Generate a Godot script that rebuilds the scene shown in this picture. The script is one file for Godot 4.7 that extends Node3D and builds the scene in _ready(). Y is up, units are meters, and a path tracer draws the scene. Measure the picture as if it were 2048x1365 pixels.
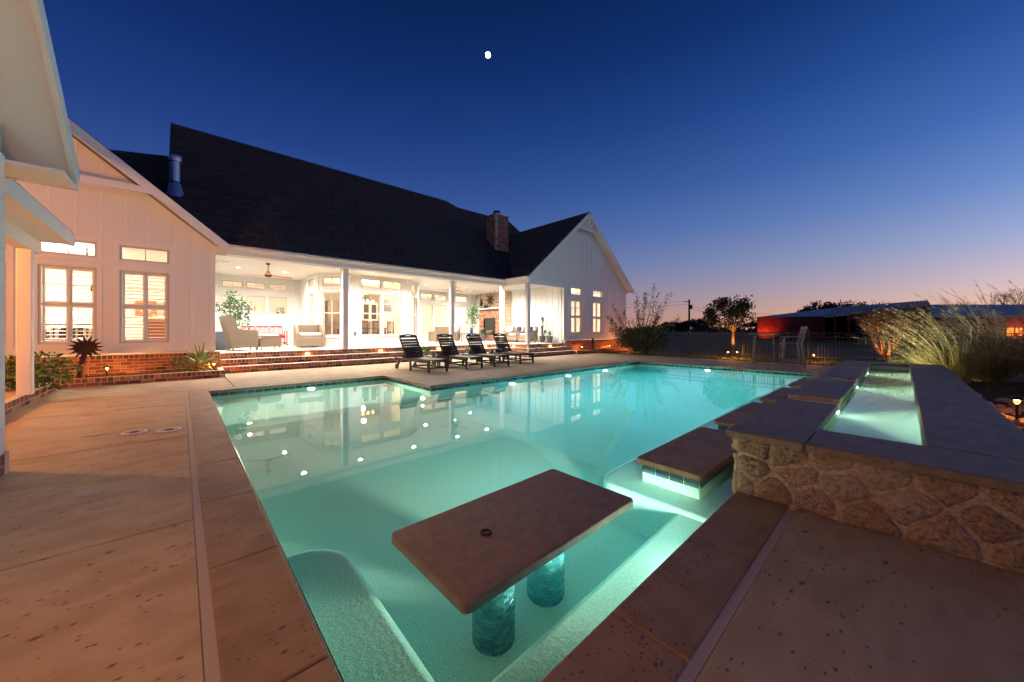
extends Node3D

# ------------------------------------------------------------------ mesh helper
class MB:
	var v := PackedVector3Array()
	var n := PackedVector3Array()
	var c := PackedColorArray()
	var col := Color(1, 1, 1)
	var colored := false
	var t := Transform3D()
	func put(a: Vector3, nn: Vector3) -> void:
		v.append(t * a)
		n.append((t.basis * nn).normalized())
		if colored:
			c.append(col)
	# corner order is free: the face is turned so that it looks towards "out"
	func tri(a: Vector3, b: Vector3, d: Vector3, out: Vector3) -> void:
		var g := (b - a).cross(d - a)
		if g.length_squared() < 1e-16:
			return
		g = g.normalized()
		if g.dot(out) < 0.0:
			g = -g
			put(a, g); put(b, g); put(d, g)
		else:
			put(a, g); put(d, g); put(b, g)
	func quad(a: Vector3, b: Vector3, d: Vector3, e: Vector3, out: Vector3) -> void:
		tri(a, b, d, out)
		tri(a, d, e, out)
	func stri(a: Vector3, b: Vector3, d: Vector3, na: Vector3, nb: Vector3, nd: Vector3) -> void:
		var g := (b - a).cross(d - a)
		if g.length_squared() < 1e-18:
			return
		if g.dot(na + nb + nd) < 0.0:
			put(a, na); put(b, nb); put(d, nd)
		else:
			put(a, na); put(d, nd); put(b, nb)
	func squad(a, b, d, e, na, nb, nd, ne) -> void:
		stri(a, b, d, na, nb, nd)
		stri(a, d, e, na, nd, ne)
	func box(p: Vector3, s: Vector3, bs := Basis.IDENTITY) -> void:
		var h := s * 0.5
		for ax in 3:
			var u := (ax + 1) % 3
			var w := (ax + 2) % 3
			for sg in [-1.0, 1.0]:
				var o := Vector3.ZERO; o[ax] = sg * h[ax]
				var eu := Vector3.ZERO; eu[u] = h[u]
				var ew := Vector3.ZERO; ew[w] = h[w]
				quad(p + bs * (o - eu - ew), p + bs * (o + eu - ew), p + bs * (o + eu + ew), p + bs * (o - eu + ew), bs * o)
	func span(a: Vector3, b: Vector3) -> void:
		box((a + b) * 0.5, (b - a).abs())
	func bev(p: Vector3, s: Vector3, r: float, bs := Basis.IDENTITY) -> void:
		var h := s * 0.5
		r = minf(r, minf(h.x, minf(h.y, h.z)) * 0.9)
		for ax in 3:
			var u := (ax + 1) % 3
			var w := (ax + 2) % 3
			for sg in [-1.0, 1.0]:
				var o := Vector3.ZERO; o[ax] = sg * h[ax]
				var eu := Vector3.ZERO; eu[u] = h[u] - r
				var ew := Vector3.ZERO; ew[w] = h[w] - r
				quad(p + bs * (o - eu - ew), p + bs * (o + eu - ew), p + bs * (o + eu + ew), p + bs * (o - eu + ew), bs * o)
				for sh in [-1.0, 1.0]:
					var a1 := Vector3.ZERO; a1[ax] = sg * h[ax]; a1[u] = sh * (h[u] - r)
					var a2 := Vector3.ZERO; a2[ax] = sg * (h[ax] - r); a2[u] = sh * h[u]
					quad(p + bs * (a1 - ew), p + bs * (a1 + ew), p + bs * (a2 + ew), p + bs * (a2 - ew), bs * (a1 + a2))
		for sx in [-1.0, 1.0]:
			for sy in [-1.0, 1.0]:
				for sz in [-1.0, 1.0]:
					var q := Vector3(sx * h.x, sy * h.y, sz * h.z)
					tri(p + bs * (q - Vector3(0, sy, sz) * r), p + bs * (q - Vector3(sx, 0, sz) * r), p + bs * (q - Vector3(sx, sy, 0) * r), bs * q)
	func bar(a: Vector3, b: Vector3, w: float, d: float, up := Vector3.UP, r := 0.0) -> void:
		var z := (b - a).normalized()
		var x := up.cross(z)
		if x.length() < 0.01:
			x = Vector3.RIGHT.cross(z)
		x = x.normalized()
		var y := z.cross(x)
		if r > 0.0:
			bev((a + b) * 0.5, Vector3(w, d, a.distance_to(b)), r, Basis(x, y, z))
		else:
			box((a + b) * 0.5, Vector3(w, d, a.distance_to(b)), Basis(x, y, z))
	func tube(pts: Array, rad: Array, seg := 8, caps := true) -> void:
		var rings := []
		var nor := []
		var side := Vector3.ZERO
		for i in pts.size():
			var d: Vector3 = (pts[mini(i + 1, pts.size() - 1)] - pts[maxi(i - 1, 0)]).normalized()
			if i == 0:
				side = d.cross(Vector3.UP if absf(d.y) < 0.9 else Vector3.RIGHT).normalized()
			else:
				side = (side - d * side.dot(d)).normalized()
			var o := d.cross(side)
			var ring := []
			var nr := []
			for k in seg:
				var an := TAU * k / seg
				var q: Vector3 = side * cos(an) + o * sin(an)
				ring.append(pts[i] + q * rad[i])
				nr.append(q)
			rings.append(ring); nor.append(nr)
		for i in pts.size() - 1:
			for k in seg:
				var j := (k + 1) % seg
				squad(rings[i][k], rings[i][j], rings[i + 1][j], rings[i + 1][k], nor[i][k], nor[i][j], nor[i + 1][j], nor[i + 1][k])
		if caps:
			for e in [0, pts.size() - 1]:
				var out: Vector3 = (pts[0] - pts[1]) if e == 0 else (pts[e] - pts[e - 1])
				for k in range(1, seg - 1):
					tri(rings[e][0], rings[e][k], rings[e][k + 1], out)
	func cyl(a: Vector3, b: Vector3, r: float, seg := 12, r2 := -1.0) -> void:
		tube([a, b], [r, r if r2 < 0.0 else r2], seg)
	func lathe(prof: Array, o: Vector3, seg := 20) -> void:
		var nn := []
		for i in prof.size():
			var d: Vector2 = prof[mini(i + 1, prof.size() - 1)] - prof[maxi(i - 1, 0)]
			nn.append(Vector2(d.y, -d.x).normalized())
		for i in prof.size() - 1:
			for k in seg:
				var a0 := TAU * k / seg
				var a1 := TAU * (k + 1) / seg
				var q := []
				var m := []
				for e in [[i, a0], [i, a1], [i + 1, a1], [i + 1, a0]]:
					var p: Vector2 = prof[e[0]]
					var g: Vector2 = nn[e[0]]
					q.append(o + Vector3(p.x * cos(e[1]), p.y, p.x * sin(e[1])))
					m.append(Vector3(g.x * cos(e[1]), g.y, g.x * sin(e[1])))
				squad(q[0], q[1], q[2], q[3], m[0], m[1], m[2], m[3])
	# polygon in the plane (ux, uy) through o, pulled out along dep
	func prism(poly: PackedVector2Array, o: Vector3, ux: Vector3, uy: Vector3, dep: Vector3) -> void:
		var idx := Geometry2D.triangulate_polygon(poly)
		for k in range(0, idx.size(), 3):
			var q := []
			for e in 3:
				var p := poly[idx[k + e]]
				q.append(o + ux * p.x + uy * p.y)
			tri(q[0], q[1], q[2], -dep)
			tri(q[0] + dep, q[1] + dep, q[2] + dep, dep)
		var sg := -1.0 if Geometry2D.is_polygon_clockwise(poly) else 1.0
		for k in poly.size():
			var a := poly[k]
			var b := poly[(k + 1) % poly.size()]
			var e2 := (b - a)
			var out := (ux * e2.y - uy * e2.x) * sg
			var pa := o + ux * a.x + uy * a.y
			var pb := o + ux * b.x + uy * b.y
			quad(pa, pb, pb + dep, pa + dep, out)
	# a pointed leaf: base, direction, length, width, droop
	func blade(b: Vector3, d: Vector3, ln: float, w: float, droop := 0.0, segs := 2, up := Vector3.UP) -> void:
		var s := d.cross(up)
		if s.length() < 0.05:
			s = d.cross(Vector3.RIGHT)
		s = s.normalized()
		var nn := s.cross(d).normalized()
		var p := b
		var l := b - s * w * 0.35
		var r := b + s * w * 0.35
		for i in segs:
			var f := float(i + 1) / segs
			var q := b + d * ln * f - Vector3.UP * droop * ln * f * f
			var ww := w * 0.5 * (1.0 - f) if segs == 1 else w * 0.5 * (1.0 - pow(f, 2.2))
			if i == segs - 1:
				stri(l, r, q, nn, nn, nn)
			else:
				var l2 := q - s * ww
				var r2 := q + s * ww
				squad(l, r, r2, l2, nn, nn, nn, nn)
				l = l2; r = r2
			p = q
	func leaf(p: Vector3, d: Vector3, s: Vector3, ln: float, w: float) -> void:
		var nn := d.cross(s).normalized()
		var m := p + d * ln * 0.45
		stri(p, m + s * w * 0.5, m - s * w * 0.5, nn, nn, nn)
		stri(m + s * w * 0.5, p + d * ln, m - s * w * 0.5, nn, nn, nn)
	func mesh() -> ArrayMesh:
		var a := []
		a.resize(Mesh.ARRAY_MAX)
		a[Mesh.ARRAY_VERTEX] = v
		a[Mesh.ARRAY_NORMAL] = n
		if colored:
			a[Mesh.ARRAY_COLOR] = c
		var m := ArrayMesh.new()
		if v.size():
			m.add_surface_from_arrays(Mesh.PRIMITIVE_TRIANGLES, a)
		return m

var M := {}
var taken := {}
var rng := RandomNumberGenerator.new()
var shared := {}

func numbered(s: String) -> String:
	var k: int = taken.get(s, 0)
	taken[s] = k + 1
	return s if k == 0 else "%s_%03d" % [s, k]

func thing(called: String, label: String, category: String, at := Vector3.ZERO, turn := 0.0, group := "") -> Node3D:
	var o := Node3D.new()
	o.name = numbered(called)
	add_child(o, true)
	o.position = at
	o.rotation.y = turn
	o.set_meta("label", label)
	o.set_meta("category", category)
	if group:
		o.set_meta("group", group)
	return o

func part(parent: Node, called: String, m, mat: Material, xf := Transform3D()) -> MeshInstance3D:
	var o := MeshInstance3D.new()
	o.name = called if parent != self else numbered(called)
	o.mesh = m.mesh() if m is MB else m
	o.material_override = mat
	o.transform = xf
	parent.add_child(o, true)
	return o

func node(parent: Node, called: String, at := Vector3.ZERO) -> Node3D:
	var o := Node3D.new()
	o.name = called
	o.position = at
	parent.add_child(o, true)
	return o

func structure(called: String, m, mat: Material) -> MeshInstance3D:
	var o := part(self, called, m, mat)
	o.set_meta("kind", "structure")
	return o

func copy(src: Node3D, at: Vector3, turn: float, label: String) -> Node3D:
	var o: Node3D = src.duplicate()
	o.name = numbered(String(src.name))
	add_child(o, true)
	o.position = at
	o.rotation.y = turn
	o.set_meta("label", label)
	return o

func rnd(a := 0.0, b := 1.0) -> float:
	return rng.randf_range(a, b)

func rdir() -> Vector3:
	var z := rnd(-1, 1)
	var a := rnd(0, TAU)
	var r := sqrt(1.0 - z * z)
	return Vector3(r * cos(a), z, r * sin(a))

func omni(at: Vector3, energy: float, color: Color, size := 0.05, parent: Node = self, called := "lamp_glow") -> OmniLight3D:
	var l := OmniLight3D.new()
	l.name = called if parent != self else numbered(called)
	l.light_energy = energy
	l.light_color = color
	l.light_size = size
	l.omni_range = 30.0
	l.omni_attenuation = 2.0
	l.shadow_enabled = true
	parent.add_child(l, true)
	l.position = at
	return l

func spot(at: Vector3, towards: Vector3, energy: float, color: Color, angle: float, soft := 0.6, size := 0.05, parent: Node = self) -> SpotLight3D:
	var l := SpotLight3D.new()
	l.name = "lamp_beam" if parent != self else numbered("lamp_beam")
	l.light_energy = energy
	l.light_color = color
	l.light_size = size
	l.spot_range = 30.0
	l.spot_attenuation = 2.0
	l.spot_angle = angle
	l.spot_angle_attenuation = soft
	l.shadow_enabled = true
	parent.add_child(l, true)
	l.position = at
	l.basis = Basis.looking_at(towards.normalized(), Vector3.UP if absf(towards.normalized().y) < 0.95 else Vector3.RIGHT)
	return l

# ------------------------------------------------------------------ materials
func s8(r: int, g: int, b: int) -> Color:
	return Color(r / 255.0, g / 255.0, b / 255.0)

func noise_tex(seed_: int, freq: float, stops: Array, size := 512, oct := 4, stretch := 1.0) -> NoiseTexture2D:
	var f := FastNoiseLite.new()
	f.seed = seed_
	f.noise_type = FastNoiseLite.TYPE_SIMPLEX_SMOOTH
	f.frequency = freq
	f.fractal_octaves = oct
	var t := NoiseTexture2D.new()
	t.width = size
	t.height = int(size * stretch)
	t.seamless = true
	t.noise = f
	if stops.size():
		var g := Gradient.new()
		var offs := PackedFloat32Array()
		var cols := PackedColorArray()
		for s in stops:
			offs.append(s[0]); cols.append(s[1])
		g.offsets = offs
		g.colors = cols
		t.color_ramp = g
	return t

func plain(c: Color, rough := 0.6, metal := 0.0) -> StandardMaterial3D:
	var m := StandardMaterial3D.new()
	m.albedo_color = c
	m.roughness = rough
	m.metallic = metal
	return m

func textured(tex: Texture2D, scale: Vector3, rough := 0.8, world := true) -> StandardMaterial3D:
	var m := StandardMaterial3D.new()
	m.albedo_texture = tex
	m.uv1_triplanar = true
	m.uv1_world_triplanar = world
	m.uv1_scale = scale
	m.roughness = rough
	return m

func bump(m: StandardMaterial3D, tex: Texture2D, cm: float) -> StandardMaterial3D:
	m.heightmap_enabled = true
	m.heightmap_texture = tex
	m.heightmap_scale = cm
	return m

func glow(c: Color, e: float) -> StandardMaterial3D:
	var m := StandardMaterial3D.new()
	m.albedo_color = c
	m.emission_enabled = true
	m.emission = c
	m.emission_energy_multiplier = e
	return m

func pits_image(seed_: int, size: int, count: int, big: float, dark: Color) -> ImageTexture:
	var im := Image.create(size, size, false, Image.FORMAT_RGBA8)
	im.fill(Color(dark.r, dark.g, dark.b, 0))
	var r := RandomNumberGenerator.new()
	r.seed = seed_
	var f := FastNoiseLite.new()
	f.seed = seed_
	f.frequency = 3.0 / size
	var made := 0
	var tries := 0
	while made < count and tries < count * 12:
		tries += 1
		var cx := r.randi_range(0, size - 1)
		var cy := r.randi_range(0, size - 1)
		if f.get_noise_2d(cx, cy) < r.randf_range(-0.35, 0.45):
			continue
		made += 1
		var rx := r.randf_range(0.8, big)
		if r.randf() < 0.08:
			rx *= 1.9
		var ry := rx * r.randf_range(0.35, 0.75)
		var an := r.randf_range(-0.35, 0.35)
		var R := int(rx * 1.5) + 1
		for yy in range(-R, R + 1):
			for xx in range(-R, R + 1):
				var x2 := xx * cos(an) + yy * sin(an)
				var y2 := -xx * sin(an) + yy * cos(an)
				var d := sqrt(x2 * x2 / (rx * rx) + y2 * y2 / (ry * ry)) + r.randf_range(-0.25, 0.25)
				if d < 1.1:
					var px := posmod(cx + xx, size)
					var py := posmod(cy + yy, size)
					var a := clampf(1.2 - d, 0.0, 0.9)
					if a > im.get_pixel(px, py).a:
						im.set_pixel(px, py, Color(dark.r, dark.g, dark.b, a))
	return ImageTexture.create_from_image(im)

func pitted(m: StandardMaterial3D, tex: Texture2D, scale: float) -> StandardMaterial3D:
	m.detail_enabled = true
	m.detail_albedo = tex
	m.detail_blend_mode = BaseMaterial3D.BLEND_MODE_MIX
	m.detail_uv_layer = BaseMaterial3D.DETAIL_UV_2
	m.uv2_triplanar = true
	m.uv2_world_triplanar = true
	m.uv2_scale = Vector3(scale, scale, scale)
	return m

func vcol(rough := 0.8) -> StandardMaterial3D:
	var m := StandardMaterial3D.new()
	m.vertex_color_use_as_albedo = true
	m.roughness = rough
	return m

func leafy(c: Color, rough := 0.55, back := 0.35) -> StandardMaterial3D:
	var m := vcol(rough)
	m.albedo_color = c
	m.cull_mode = BaseMaterial3D.CULL_DISABLED
	m.backlight_enabled = true
	m.backlight = Color(back, back, back)
	return m

func make_materials() -> void:
	var grain := noise_tex(11, 0.09, [], 256, 4)
	var coarse := noise_tex(12, 0.02, [], 256, 5)
	M.white = bump(plain(s8(236, 234, 229), 0.62), grain, 0.08)
	M.white.uv1_triplanar = true
	M.white.uv1_world_triplanar = true
	M.white.uv1_scale = Vector3(1.5, 1.5, 1.5)
	M.trim = plain(s8(240, 239, 235), 0.5)
	M.ceil = plain(s8(238, 237, 233), 0.8)
	M.sash = plain(s8(214, 210, 202), 0.5)
	M.inwall = plain(s8(232, 228, 219), 0.85)
	M.infloor = textured(noise_tex(17, 0.01, [[0.3, s8(120, 82, 52)], [0.7, s8(158, 114, 76)]], 512, 4), Vector3(0.3, 0.3, 2.4), 0.45)
	# poured and coloured concrete, pitted like travertine
	var deck := noise_tex(21, 0.006, [[0.2, s8(167, 144, 114)], [0.45, s8(177, 154, 124)], [0.62, s8(183, 161, 131)], [0.85, s8(171, 148, 118)]], 1024, 6)
	var pits := pits_image(5, 2048, 1500, 8.0, s8(64, 48, 38))
	var pits2 := pits_image(9, 2048, 3600, 7.0, s8(58, 42, 34))
	M.deck = pitted(bump(textured(deck, Vector3(0.2, 0.2, 0.42), 0.75), grain, 0.06), pits, 0.27)
	var cop := noise_tex(24, 0.008, [[0.2, s8(132, 105, 78)], [0.45, s8(145, 117, 88)], [0.65, s8(152, 125, 95)], [0.85, s8(137, 110, 82)]], 1024, 6)
	M.coping = pitted(bump(textured(cop, Vector3(0.33, 0.33, 0.42), 0.6), grain, 0.06), pits2, 0.37)
	var slab := noise_tex(27, 0.007, [[0.2, s8(124, 102, 80)], [0.5, s8(137, 114, 90)], [0.7, s8(145, 122, 97)], [0.85, s8(129, 107, 84)]], 1024, 6)
	M.slab = pitted(bump(textured(slab, Vector3(0.35, 0.35, 0.9), 0.6), grain, 0.06), pits2, 0.31)
	var top := noise_tex(29, 0.011, [[0.25, s8(122, 94, 72)], [0.5, s8(133, 103, 80)], [0.60, s8(137, 107, 83)], [0.612, s8(160, 132, 106)], [0.624, s8(136, 105, 81)], [0.9, s8(124, 96, 73)]], 1024, 5)
	M.table = bump(textured(top, Vector3(0.55, 0.55, 0.7), 0.5), coarse, 0.15)
	M.porch = bump(textured(noise_tex(31, 0.01, [[0.3, s8(196, 184, 168)], [0.7, s8(222, 212, 198)]], 512, 5), Vector3(0.4, 0.4, 0.9), 0.6), coarse, 0.1)
	M.mastic = plain(s8(176, 164, 150), 0.8)
	M.soil = bump(textured(noise_tex(33, 0.05, [[0.3, s8(42, 31, 24)], [0.7, s8(84, 62, 46)]], 256, 5), Vector3(1.4, 1.4, 1.4), 0.95), grain, 1.5)
	# pool
	M.plaster = bump(textured(noise_tex(41, 0.16, [[0.25, s8(138, 184, 162)], [0.5, s8(184, 214, 194)], [0.75, s8(214, 231, 212)]], 512, 3), Vector3(1.1, 1.1, 1.1), 0.7), grain, 0.2)
	M.tilevc = vcol(0.12)
	M.grout = plain(s8(150, 160, 150), 0.8)
	var tl := []
	for q in [[62, 84, 92], [48, 70, 80], [80, 100, 102], [58, 78, 76]]:
		tl.append(plain(s8(q[0], q[1], q[2]), 0.15))
	M.tiles = tl
	var ms := []
	for q in [[40, 88, 84], [30, 72, 74], [58, 106, 98], [86, 130, 118], [36, 80, 90]]:
		ms.append(plain(s8(q[0], q[1], q[2]), 0.12))
	M.mosaic = ms
	var wt := StandardMaterial3D.new()
	wt.resource_name = "water"
	wt.albedo_color = Color(1, 1, 1, 0.0)
	wt.transparency = BaseMaterial3D.TRANSPARENCY_ALPHA
	wt.roughness = 0.0
	wt.refraction_enabled = true
	wt.refraction_scale = 0.033
	M.water = wt
	var gl := StandardMaterial3D.new()
	gl.resource_name = "glass"
	gl.albedo_color = Color(1, 1, 1, 0.04)
	gl.transparency = BaseMaterial3D.TRANSPARENCY_ALPHA
	gl.roughness = 0.02
	M.glass = gl
	# masonry
	var bt := noise_tex(51, 0.05, [[0.2, Color(0.62, 0.58, 0.56)], [0.5, Color(0.95, 0.95, 0.95)], [0.8, Color(1, 0.98, 0.95)]], 256, 5)
	var bl := []
	for q in [[184, 116, 84], [160, 98, 72], [196, 134, 102], [134, 88, 70], [92, 72, 64], [204, 152, 118], [172, 108, 78], [150, 94, 72]]:
		var m := bump(textured(bt, Vector3(5, 5, 5), 0.9), grain, 0.5)
		m.albedo_color = s8(q[0], q[1], q[2])
		bl.append(m)
	M.bricks = bl
	M.brickvc = bump(textured(bt, Vector3(5, 5, 5), 0.9), grain, 0.5)
	M.brickvc.vertex_color_use_as_albedo = true
	M.mortar = bump(textured(noise_tex(52, 0.06, [[0.3, s8(190, 172, 150)], [0.7, s8(220, 205, 184)]], 256, 4), Vector3(3, 3, 3), 0.95), grain, 0.4)
	var st := noise_tex(55, 0.02, [[0.2, s8(146, 122, 92)], [0.45, s8(182, 158, 124)], [0.6, s8(202, 180, 146)], [0.8, s8(164, 138, 106)]], 512, 6)
	M.stone = bump(textured(st, Vector3(2.2, 2.2, 2.2), 0.92), noise_tex(56, 0.022, [], 512, 6), 2.2)
	var sl := []
	for q in [Color(1, 1, 1), Color(0.94, 0.92, 0.89), Color(1.0, 0.97, 0.92), Color(0.90, 0.87, 0.82), Color(0.96, 0.94, 0.92)]:
		var sm: StandardMaterial3D = M.stone.duplicate()
		sm.albedo_color = q
		sl.append(sm)
	M.stones = sl
	M.stonemortar = bump(textured(noise_tex(57, 0.05, [[0.3, s8(178, 152, 118)], [0.7, s8(206, 184, 150)]], 256, 4), Vector3(2, 2, 2), 0.95), grain, 0.5)
	# roof and metals
	M.shingle = vcol(0.9)
	M.roofdeck = plain(s8(40, 36, 38), 0.9)
	M.gutter = plain(s8(226, 222, 216), 0.4)
	M.galv = plain(s8(176, 182, 190), 0.32, 0.9)
	M.black = plain(s8(26, 25, 25), 0.5)
	M.bronze = plain(s8(62, 50, 40), 0.4, 0.5)
	M.rust = bump(textured(noise_tex(61, 0.05, [[0.3, s8(44, 26, 20)], [0.7, s8(86, 50, 34)]], 256, 4), Vector3(4, 4, 4), 0.85), grain, 0.3)
	M.red = plain(s8(196, 22, 36), 0.3)
	M.barnred = bump(textured(noise_tex(63, 0.01, [[0.3, s8(112, 24, 20)], [0.7, s8(140, 36, 28)]], 256, 4), Vector3(0.5, 0.5, 0.5), 0.6), coarse, 0.2)
	M.tin = plain(s8(128, 134, 144), 0.5, 0.15)
	# furniture
	M.poly = bump(plain(s8(50, 43, 41), 0.55), grain, 0.05)
	M.greywood = bump(textured(noise_tex(66, 0.02, [[0.3, s8(122, 115, 106)], [0.7, s8(164, 155, 143)]], 256, 5), Vector3(1, 3, 1), 0.8, false), grain, 0.2)
	M.fanwood = plain(s8(176, 104, 56), 0.4)
	M.darkwood = textured(noise_tex(67, 0.02, [[0.3, s8(54, 32, 22)], [0.7, s8(88, 54, 36)]], 256, 4), Vector3(1, 4, 1), 0.4, false)
	var wk := Image.create(64, 64, false, Image.FORMAT_L8)
	var wc := Image.create(64, 64, false, Image.FORMAT_RGB8)
	for y in 64:
		for x in 64:
			var cell := (int(x / 8.0) + int(y / 8.0)) % 2
			var a := absf(((x % 8) - 3.5) / 4.0)
			var b := absf(((y % 8) - 3.5) / 4.0)
			var h := (1.0 - (a if cell == 0 else b) * 0.9) * (1.0 - 0.25 * (b if cell == 0 else a))
			wk.set_pixel(x, y, Color(h, h, h))
			var tone := 0.86 + 0.14 * sin(x * 12.9898 + int(y / 8.0) * 78.233)
			wc.set_pixel(x, y, Color(0.60 * tone, 0.52 * tone, 0.43 * tone))
	M.wicker = bump(textured(ImageTexture.create_from_image(wc), Vector3(6, 6, 6), 0.7), ImageTexture.create_from_image(wk), 0.8)
	M.cushion = bump(plain(s8(214, 206, 194), 0.95), grain, 0.2)
	M.navy = plain(s8(40, 52, 82), 0.9)
	M.bluepot = plain(s8(24, 74, 170), 0.25)
	M.greypot = plain(s8(84, 88, 98), 0.6)
	# plants
	M.foliage = leafy(s8(255, 255, 255))
	M.bark = bump(textured(noise_tex(71, 0.03, [[0.3, s8(92, 74, 58)], [0.7, s8(152, 130, 104)]], 256, 5), Vector3(3, 1, 3), 0.95), coarse, 1.2)
	M.darkbark = plain(s8(52, 44, 38), 0.95)
	M.turf = bump(textured(noise_tex(73, 0.03, [[0.3, s8(52, 60, 30)], [0.7, s8(92, 98, 52)]], 512, 5), Vector3(0.4, 0.4, 0.4), 1.0), coarse, 2.0)
	M.rock = bump(textured(st, Vector3(4, 4, 4), 0.9), coarse, 0.6)
	# things that shine
	M.can = glow(Color(1.0, 0.95, 0.88), 9.0)
	M.warmbulb = glow(Color(1.0, 0.72, 0.38), 22.0)
	M.poolbulb = glow(Color(0.9, 1.0, 0.98), 40.0)
	M.shedglow = glow(Color(1.0, 0.62, 0.28), 1.6)
	M.chandelier = glow(Color(1.0, 0.86, 0.62), 5.0)
	M.nearbulb = glow(Color(0.92, 1.0, 0.96), 110.0)
	M.moonrock = glow(Color(1.0, 0.97, 0.9), 20.0)

# ------------------------------------------------------------------ camera, sky and exposure
const EYE := Vector3(0, 1.2, 0)
const YAW := 0.7445
const WATER_Y := -0.1

func lin(r, g, b) -> Vector3:
	var c := s8(r, g, b).srgb_to_linear()
	return Vector3(c.r, c.g, c.b)

func ramp(stops: Array, e: float) -> Vector3:
	for i in range(1, stops.size()):
		if e <= stops[i][0]:
			var f: float = (e - stops[i - 1][0]) / (stops[i][0] - stops[i - 1][0])
			f = clampf(f, 0.0, 1.0)
			return stops[i - 1][1].lerp(stops[i][1], f)
	return stops[-1][1]

func make_sky() -> PanoramaSkyMaterial:
	# dusk air: the last glow lies where the sun went down, right of the frame
	var near := [[0.0, lin(232, 166, 120)], [2.5, lin(214, 172, 148)], [5.0, lin(188, 170, 176)], [9.0, lin(148, 160, 194)], [14.0, lin(106, 138, 196)], [20.0, lin(72, 112, 184)], [28.0, lin(42, 84, 158)], [36.0, lin(22, 60, 128)], [46.0, lin(11, 40, 96)], [62.0, lin(7, 28, 70)], [90.0, lin(6, 23, 58)]]
	var away := [[0.0, lin(182, 130, 134)], [3.0, lin(152, 124, 156)], [6.0, lin(120, 118, 172)], [10.0, lin(88, 106, 174)], [16.0, lin(58, 88, 162)], [24.0, lin(34, 66, 140)], [32.0, lin(20, 50, 116)], [42.0, lin(10, 34, 86)], [62.0, lin(6, 25, 62)], [90.0, lin(6, 23, 58)]]
	var w := 256
	var h := 512
	var im := Image.create(w, h, false, Image.FORMAT_RGBF)
	var sun := deg_to_rad(132.0)
	for y in h:
		var e := 90.0 - (y + 0.5) / h * 180.0
		var a := ramp(near, maxf(e, 0.0))
		var b := ramp(away, maxf(e, 0.0))
		for x in w:
			var az := (x + 0.5) / w * TAU
			var k := pow(0.5 + 0.5 * cos(az - sun), 1.3)
			var q := b.lerp(a, k)
			var off := absf(wrapf(az - sun, -PI, PI))
			q *= 1.0 + 2.4 * exp(-pow(off / 0.6, 2.0)) * exp(-maxf(e, 0.0) / 16.0)
			im.set_pixel(x, y, Color(q.x, q.y, q.z))
	var m := PanoramaSkyMaterial.new()
	m.panorama = ImageTexture.create_from_image(im)
	return m

func make_camera() -> void:
	var cam := Camera3D.new()
	cam.name = "camera"
	add_child(cam)
	cam.position = EYE
	cam.basis = Basis.looking_at(Vector3(sin(YAW), 0, -cos(YAW)), Vector3.UP)
	cam.set_frustum(2.0 * 682.5 / 719.3 * 0.05, Vector2(0, -22.0 / 719.3 * 0.05), 0.05, 1500.0)
	cam.current = true
	var e := Environment.new()
	e.background_mode = Environment.BG_SKY
	e.sky = Sky.new()
	e.sky.sky_material = make_sky()
	e.background_energy_multiplier = 0.82
	e.tonemap_mode = Environment.TONE_MAPPER_LINEAR
	e.tonemap_exposure = 1.0
	e.sdfgi_enabled = true
	e.ssao_enabled = true
	e.ssil_enabled = true
	e.volumetric_fog_enabled = true
	e.volumetric_fog_density = 0.0
	var we := WorldEnvironment.new()
	we.name = "surroundings"
	we.environment = e
	add_child(we)
	# the half moon stands high over the roof and lights the scene a little
	var to_moon := (Vector3(sin(YAW), 0, -cos(YAW)) + Vector3(cos(YAW), 0, sin(YAW)) * (-48.0 / 719.3) + Vector3.UP * (550.5 / 719.3)).normalized()
	var l := DirectionalLight3D.new()
	l.name = "moonlight"
	l.light_energy = 0.03
	l.light_color = Color(0.86, 0.92, 1.0)
	l.light_angular_distance = 0.5
	l.shadow_enabled = true
	add_child(l)
	l.basis = Basis.looking_at(-to_moon, Vector3.UP)
	var mo := MB.new()
	var pr := []
	for k in 13:
		var a := -PI / 2 + PI * k / 12
		pr.append(Vector2(cos(a), sin(a)) * 2.9)
	mo.lathe(pr, Vector3.ZERO, 24)
	var mn := part(self, "moon", mo, M.moonrock, Transform3D(Basis(), EYE + to_moon * 520.0))
	mn.set_meta("label", "small bright white moon high above the dark roof ridge")
	mn.set_meta("category", "moon")

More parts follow.
